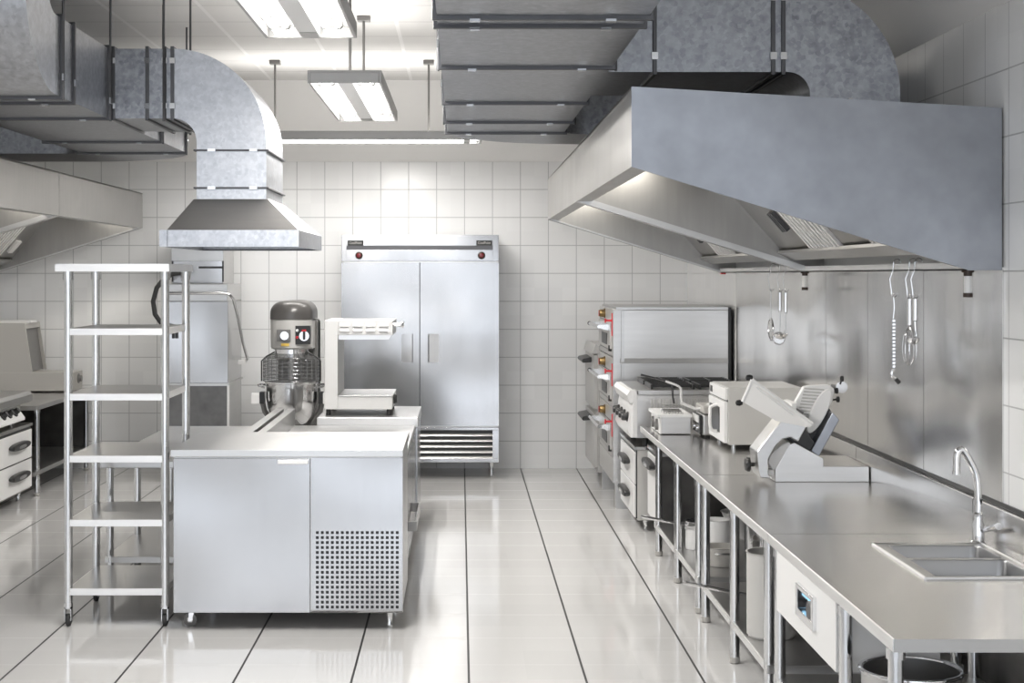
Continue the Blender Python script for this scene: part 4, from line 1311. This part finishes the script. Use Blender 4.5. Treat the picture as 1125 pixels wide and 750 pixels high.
for k in range(3):
    zb_ = .385 + k * .39
    ft = MB().box(X0, X0 + .06, Y0 + .03, Y1, zb_ + .004, zb_ + (.386 if k < 2 else .372)).build('deck_front', 'oven_front', r, bev=.003)
    dr = MB().box(X0 - .014, X0, Y0 + .10, Y1 - .06, zb_ + .06, zb_ + .265).build('door', 'oven_front', r, bev=.003)
    MB().box(X0 - .018, X0 - .013, Y0 + .36, Y0 + .76, zb_ + .085, zb_ + .175).build('window', 'glass_dark', dr)
    hb = MB().tube([(X0 - .095, Y0 + .16, zb_ + .232), (X0 - .095, Y1 - .12, zb_ + .232)], .014, 12)
    for yy in (Y0 + .2, Y1 - .2):
        hb.prism([(X0 - .014, zb_ + .25), (X0 - .014, zb_ + .20), (X0 - .10, zb_ + .222), (X0 - .10, zb_ + .245)], 'y', yy - .02, yy + .02)
    hb = hb.build('door_handle', 'chrome', dr)
    MB().lathe([(.017, 0), (.017, .02)], (X0 - .095, Y1 - .12, zb_ + .232), 'y', 14).build('handle_cap', 'black', hb)
    MB().box(X0 - .002, X0 + .002, Y0 + .1, Y1 - .06, zb_ + .272, zb_ + .280).build('slot', 'black', ft)
    MB().box(X0 - .002, X0 + .002, Y0 + .1, Y1 - .06, zb_ + .044, zb_ + .050).build('slot', 'grey', ft)
    kn = MB().lathe([(.026, -.045), (.030, -.04), (.032, -.01), (.04, -.008), (.04, 0)], (X0, Y0 + .66, zb_ + .325), 'x', 20).build('knob', 'brass', ft)
    MB().lathe([(.024, -.048), (.028, -.0452)], (X0, Y0 + .66, zb_ + .325), 'x', 20).build('knob_cap', 'black', kn)
    MB().box(X0 - .052, X0 - .048, Y0 + .655, Y0 + .665, zb_ + .30, zb_ + .35).build('pointer', 'red', kn)
    MB().box(X0 - .006, X0, Y0 + .055, Y0 + .075, zb_ + .165, zb_ + .34).build('red_guide', 'red', ft)
    lv = MB().box(X0 - .05, X0 - .005, Y0 + .055, Y0 + .075, zb_ + .275, zb_ + .29)
    lv.box(X0 - .06, X0 - .05, Y0 + .045, Y0 + .085, zb_ + .265, zb_ + .30)
    lv.build('lever', 'red', ft, bev=.003)
    MB().lathe([(.022, -.025), (.025, -.005), (.025, 0)], (X0, Y0 + .14, zb_ + .065), 'x', 18).build('vent_knob', 'black', ft)

r = thing('oven_range', 'pale double-door oven with black handles beyond the deck oven', 'oven', (1.6, 13.2, 0))
MB().box(1.17, 2.06, 12.76, 13.68, .12, 1.20).build('carcass', 'oven_front', r, bev=.004)
for x in (1.25, 1.98):
    for y in (12.85, 13.6):
        adjustable_leg(r, x, y, .12, .02)
MB().prism([(1.17, 1.20), (1.17, 1.13), (1.12, 1.13), (1.15, 1.21)], 'y', 12.78, 13.66).build('visor', 'oven_front', r)
for z0_, z1_ in ((.66, 1.12), (.16, .62)):
    d = MB().box(1.135, 1.17, 12.80, 13.64, z0_, z1_).build('door', 'oven_front', r, bev=.004)
    h = MB().prism([(1.135, z1_ - .03), (1.06, z1_ - .045), (1.05, z1_ - .065), (1.06, z1_ - .08), (1.135, z1_ - .075)], 'y', 13.0, 13.5)
    h.build('handle', 'black', d, bev=.006)


# ------------------------------------------------------------------ utensils hanging from the canopy rail
def s_hook(px, y, label, tilt=0):
    x = XR - .134
    px_x = PX(px, y)
    b = MB()
    pts = []
    zt, zb_ = 1.852, 1.70
    for k in range(13):
        a = math.pi * (1 - k / 12.0)
        pts.append((x + .016 * math.cos(a) + .004, y, zt + .004 + .016 * math.sin(a)))
    pts = pts[::-1]
    pts += [(x - .014, y, zt - .03), (x - .030, y, zt - .07), (x - .022, y, zb_ + .03)]
    for k in range(9):
        a = math.pi + math.pi * k / 8
        pts.append((x - .018 + .014 * math.cos(a) + .01, y, zb_ + .016 + .016 * math.sin(a)))
    o = MB().tube(pts, .0028, 8).build('s_hook', 'chrome')
    return tag(o, label, 'hook', 'S-hooks on the canopy rail')


UX = XR - .134 - .012
GL = [9.52, 9.25, 9.09]
nm = ['holding the wire skimmer', 'holding the perforated skimmer', 'holding the long-handled ladle']
for y, n in zip(GL, nm):
    s_hook(0, y, 'thin steel S-hook on the canopy rail %s, far group' % n)
GR_ = [6.82, 6.58, 6.50]
nm = ['holding the thermometer strip', 'holding the balloon whisk', 'holding the short ladle']
for y, n in zip(GR_, nm):
    s_hook(0, y, 'thin steel S-hook on the canopy rail %s, near group' % n)


def handle(b, x, y, z0, z1, r=.011):
    b.tube([(x, y, z0), (x, y, z0 + .004), (x, y, z1 - .006), (x, y, z1)], [r * .7, r, r, r * .5], 12)
    b.ring((x, y, z1 + .006), .007, .0018, 'x', 14, 6)
    return b


# far group
y = GL[0]; s = 1650 / y
r = thing('skimmer', 'round wire skimmer, leftmost utensil of the far hanging group', 'utensil', (UX, y, 1.38))
b = MB().tube([(UX, y, 1.70), (UX, y, 1.52)], .003, 8); b.ring((UX, y, 1.706), .007, .0018, 'x', 14, 6)
b.build('handle', 'chrome', r)
b = MB().ring((UX, y, 1.455), .068, .006, 'x', 28, 8)
for k in range(-3, 4):
    w_ = math.sqrt(max(.0005, .066 ** 2 - (k * .018) ** 2))
    b.tube([(UX, y + k * .018, 1.455 - w_), (UX, y + k * .018, 1.455 + w_)], .0014, 5)
b.build('wire_disc', 'chrome', r)
r = thing('skimmer', 'perforated steel skimmer with thick handle, middle utensil of the far hanging group', 'utensil', (UX, GL[1], 1.35))
b = handle(MB(), UX, GL[1], 1.575, 1.70)
b.tube([(UX, GL[1], 1.58), (UX, GL[1], 1.45)], .0035, 8)
b.build('handle', 'chrome', r)
b = MB()
for ring_r, nh in ((.0, 1), (.013, 6), (.026, 11)):
    for k in range(nh):
        a = 2 * math.pi * k / nh
        b.ring((UX - .008 + ring_r * math.cos(a), GL[1] - .010 - .1 * ring_r, 1.41 + ring_r * math.sin(a)), .0045, .0024, 'y', 10, 5)
b.ring((UX - .008, GL[1] - .006, 1.41), .036, .005, 'y', 30, 8)
b.build('disc', 'chrome', r)
r = thing('ladle', 'steel ladle with thick handle, rightmost utensil of the far hanging group', 'utensil', (UX, GL[2], 1.36))
b = handle(MB(), UX, GL[2], 1.57, 1.70)
b.tube([(UX, GL[2], 1.575), (UX, GL[2], 1.47), (UX - .01, GL[2], 1.45)], .0035, 8)
b.build('handle', 'chrome', r)
b = MB().lathe([(.001, -.035), (.025, -.028), (.04, -.012), (.045, 0), (.042, 0), (.024, -.024), (.001, -.031)], (UX - .03, GL[2], 1.445), n=24, cap=False)
b.build('bowl', 'chrome', r)

# near group
y = GR_[0]
s = F / y
zz = lambda py: EYE - (py - VY) * y / F
r = thing('thermometer_strip', 'beaded steel thermometer strip with black tip, leftmost of the near hanging group', 'utensil', (UX, y, zz(420)))
b = MB().tube([(UX, y, 1.70), (UX + .003, y, 1.65), (UX - .002, y, zz(350))], .003, 8); b.ring((UX, y, 1.706), .007, .0018, 'x', 14, 6)
b.build('hanger', 'chrome', r)
b = MB()
for k in range(14):
    z_ = zz(351) - k * (zz(351) - zz(405)) / 14
    b.box(UX - .006, UX + .006, y - .003, y + .003, z_ - .013, z_)
b.build('scale', 'post', r)
for k in range(14):
    pass
b = MB()
for k in range(14):
    z_ = zz(351) - k * (zz(351) - zz(405)) / 14 - .0125
    b.box(UX - .0065, UX + .0065, y - .004, y + .002, z_ - .001, z_ + .0015)
b.build('scale_marks', 'black', r)
b = MB().tube(smooth([(UX, y, zz(405)), (UX - .008, y, zz(409)), (UX - .006, y, zz(413)), (UX + .008, y, zz(416))]), .007, 8)
b.build('clip', 'chrome', r)
MB().tube([(UX + .008, y, zz(416)), (UX + .026, y, zz(420.5))], .010, 10).build('tip', 'black', r)

y = GR_[1]
zz = lambda py: EYE - (py - VY) * y / F
r = thing('whisk', 'steel balloon whisk, middle utensil of the near hanging group', 'utensil', (UX, y, zz(401)))
handle(MB(), UX, y, zz(358), zz(326.5)).build('handle', 'chrome', r)
b = MB()
for k in range(5):
    a = math.pi * k / 5
    pts = []
    for q in range(0, 25):
        t = q / 24
        h = zz(358) - math.sin(math.pi * t) * (zz(358) - zz(401))
        wd = .036 * math.sin(2 * math.pi * t) * (1.0 if t < .5 else 1.0)
        u = -math.cos(math.pi * t)
        wd = .037 * u * math.sin(math.pi * t) ** .5 * 1.35
        pts.append((UX + wd * math.cos(a), y + wd * math.sin(a), h))
    b.tube(pts, .0022, 6)
b.build('wires', 'chrome', r)

y = GR_[2]
zz = lambda py: EYE - (py - VY) * y / F
r = thing('ladle', 'small steel ladle, rightmost utensil of the near hanging group', 'utensil', (UX, y, zz(380)))
b = handle(MB(), UX, y, zz(353), zz(326.5))
b.tube(smooth([(UX, y, zz(353)), (UX + .002, y, zz(362)), (UX + .006, y, zz(369)), (UX - .004, y, zz(371))]), .0035, 8)
b.build('handle', 'chrome', r)
MB().lathe([(.001, -.030), (.015, -.026), (.026, -.012), (.028, 0), (.026, 0), (.014, -.022), (.001, -.026)], (UX - .008, y, zz(371)), n=24, cap=False).build('bowl', 'chrome', r)


# ------------------------------------------------------------------ things on the lower shelves
def pot(name, label, cat, c, rad, h, material, t=.004, handles=0, long_handle=None, lid=False, group='cookware on the lower shelves', flare=1.0):
    simple = not (handles or long_handle or lid or name == 'round_bin')
    r = None if simple else thing(name, label, cat, c, group)
    prof = [(.001, .001), (rad * .92 / flare, .001), (rad / flare, .012), (rad, h - .004), (rad + .006, h), (rad - t, h), (rad / flare - t, .012), (.001, .006)]
    body = MB().lathe(prof, c, n=40, cap=False).build(name if simple else 'body', material, r)
    if simple:
        return tag(body, label, cat, group)
    for k in range(handles):
        s = 1 if k else -1
        MB().tube(smooth([(c[0] + .05, c[1] + s * rad, c[2] + h * .78), (c[0] + .04, c[1] + s * (rad + .035), c[2] + h * .78), (c[0] - .04, c[1] + s * (rad + .035), c[2] + h * .78), (c[0] - .05, c[1] + s * rad, c[2] + h * .78)]), .006, 8).build('handle', 'chrome', r)
    if long_handle:
        MB().tube([(c[0] - rad + .002, c[1], c[2] + h * .8), (c[0] - rad - .05, c[1], c[2] + h * .86), (c[0] - rad - long_handle, c[1], c[2] + h * .86 + long_handle * .16)], [.007, .008, .011], 10).build('handle', 'chrome', r)
    if lid:
        l = MB().lathe([(rad + .006, h + .001), (rad + .004, h + .006), (rad * .5, h + .018), (.001, h + .022)], c, n=40).build('lid', material, r)
        MB().lathe([(.008, h + .02), (.008, h + .035), (.02, h + .038), (.02, h + .046)], c, n=16).build('lid_knob', 'chrome', l)
    return r


ZS = .2
pot('stock_pot', 'tall pale cylindrical container on the lower shelf under the slicer', 'container', (1.378, 6.66, ZS), .108, .375, 'offwhite')
pot('saucepan', 'steel saucepan with long handle jutting out, lower shelf of the far worktable', 'pan', (1.46, 9.0, ZS), .11, .13, 'chrome', long_handle=.27)
pot('mixing_bowl', 'white bowl beside the long-handled saucepan on the far lower shelf', 'bowl', (1.74, 9.15, ZS), .15, .16, 'white', flare=1.7)
pot('small_pot', 'small white pot in front of the saucepan on the far lower shelf', 'pot', (1.37, 8.78, ZS), .055, .12, 'white')
pot('small_pot', 'dark grey pot under the table joint at the near end of the far lower shelf', 'pot', (1.44, 8.30, ZS), .095, .105, 'warm_grey', handles=2)
pot('canister', 'pale canister behind the dark grey pot on the far lower shelf', 'container', (1.47, 8.62, ZS), .075, .20, 'white')
pot('stock_pot', 'wide steel stock pot with lid on the far lower shelf', 'pot', (1.74, 8.45, ZS), .14, .27, 'chrome', handles=2, lid=True)
pot('frying_pan', 'steel frying pan with long handle jutting out of the middle lower shelf', 'pan', (1.60, 7.3, ZS), .16, .055, 'chrome', long_handle=.36, flare=1.2)
pot('frying_pan', 'dark frying pan behind the tall pale container on the middle lower shelf', 'pan', (1.78, 6.95, ZS), .14, .05, 'grey', flare=1.2)
pot('mixing_bowl', 'steel bowl at the far end of the middle lower shelf', 'bowl', (1.72, 7.62, ZS), .13, .11, 'chrome', flare=1.8)

r = pot('round_bin', 'round steel bin with bright rim under the near table corner', 'bin', (1.445, 4.82, ZS), .155, .335, 'steel', t=.006)
MB().ring((1.445, 4.82, ZS + .335), .158, .007, 'z', 48, 10).build('rim', 'chrome', r)

# ------------------------------------------------------------------ camera and colour
cam = bpy.data.cameras.new('camera')
co = bpy.data.objects.new('camera', cam)
COL.objects.link(co)
co.location = (0, 0, EYE)
co.rotation_euler = (math.pi / 2, 0, 0)
cam.sensor_width = 36
cam.lens = 36 * F / 1125
cam.shift_x = (562.5 - VX) / 1125
cam.shift_y = -(375 - VY) / 1125
cam.clip_start = .05
SC.camera = co
vs = SC.view_settings
vs.view_transform = 'Standard'
vs.look = 'None'
vs.gamma = 1
vs.use_curve_mapping = False
vs.exposure = 0.92
SC.cycles.use_denoising = True
SC.cycles.use_adaptive_sampling = False
SC.cycles.caustics_refractive = False
SC.cycles.blur_glossy = 1.0
SC.cycles.sample_clamp_indirect = 3
SC.cycles.max_bounces = 10
SC.cycles.diffuse_bounces = 5
SC.cycles.glossy_bounces = 6
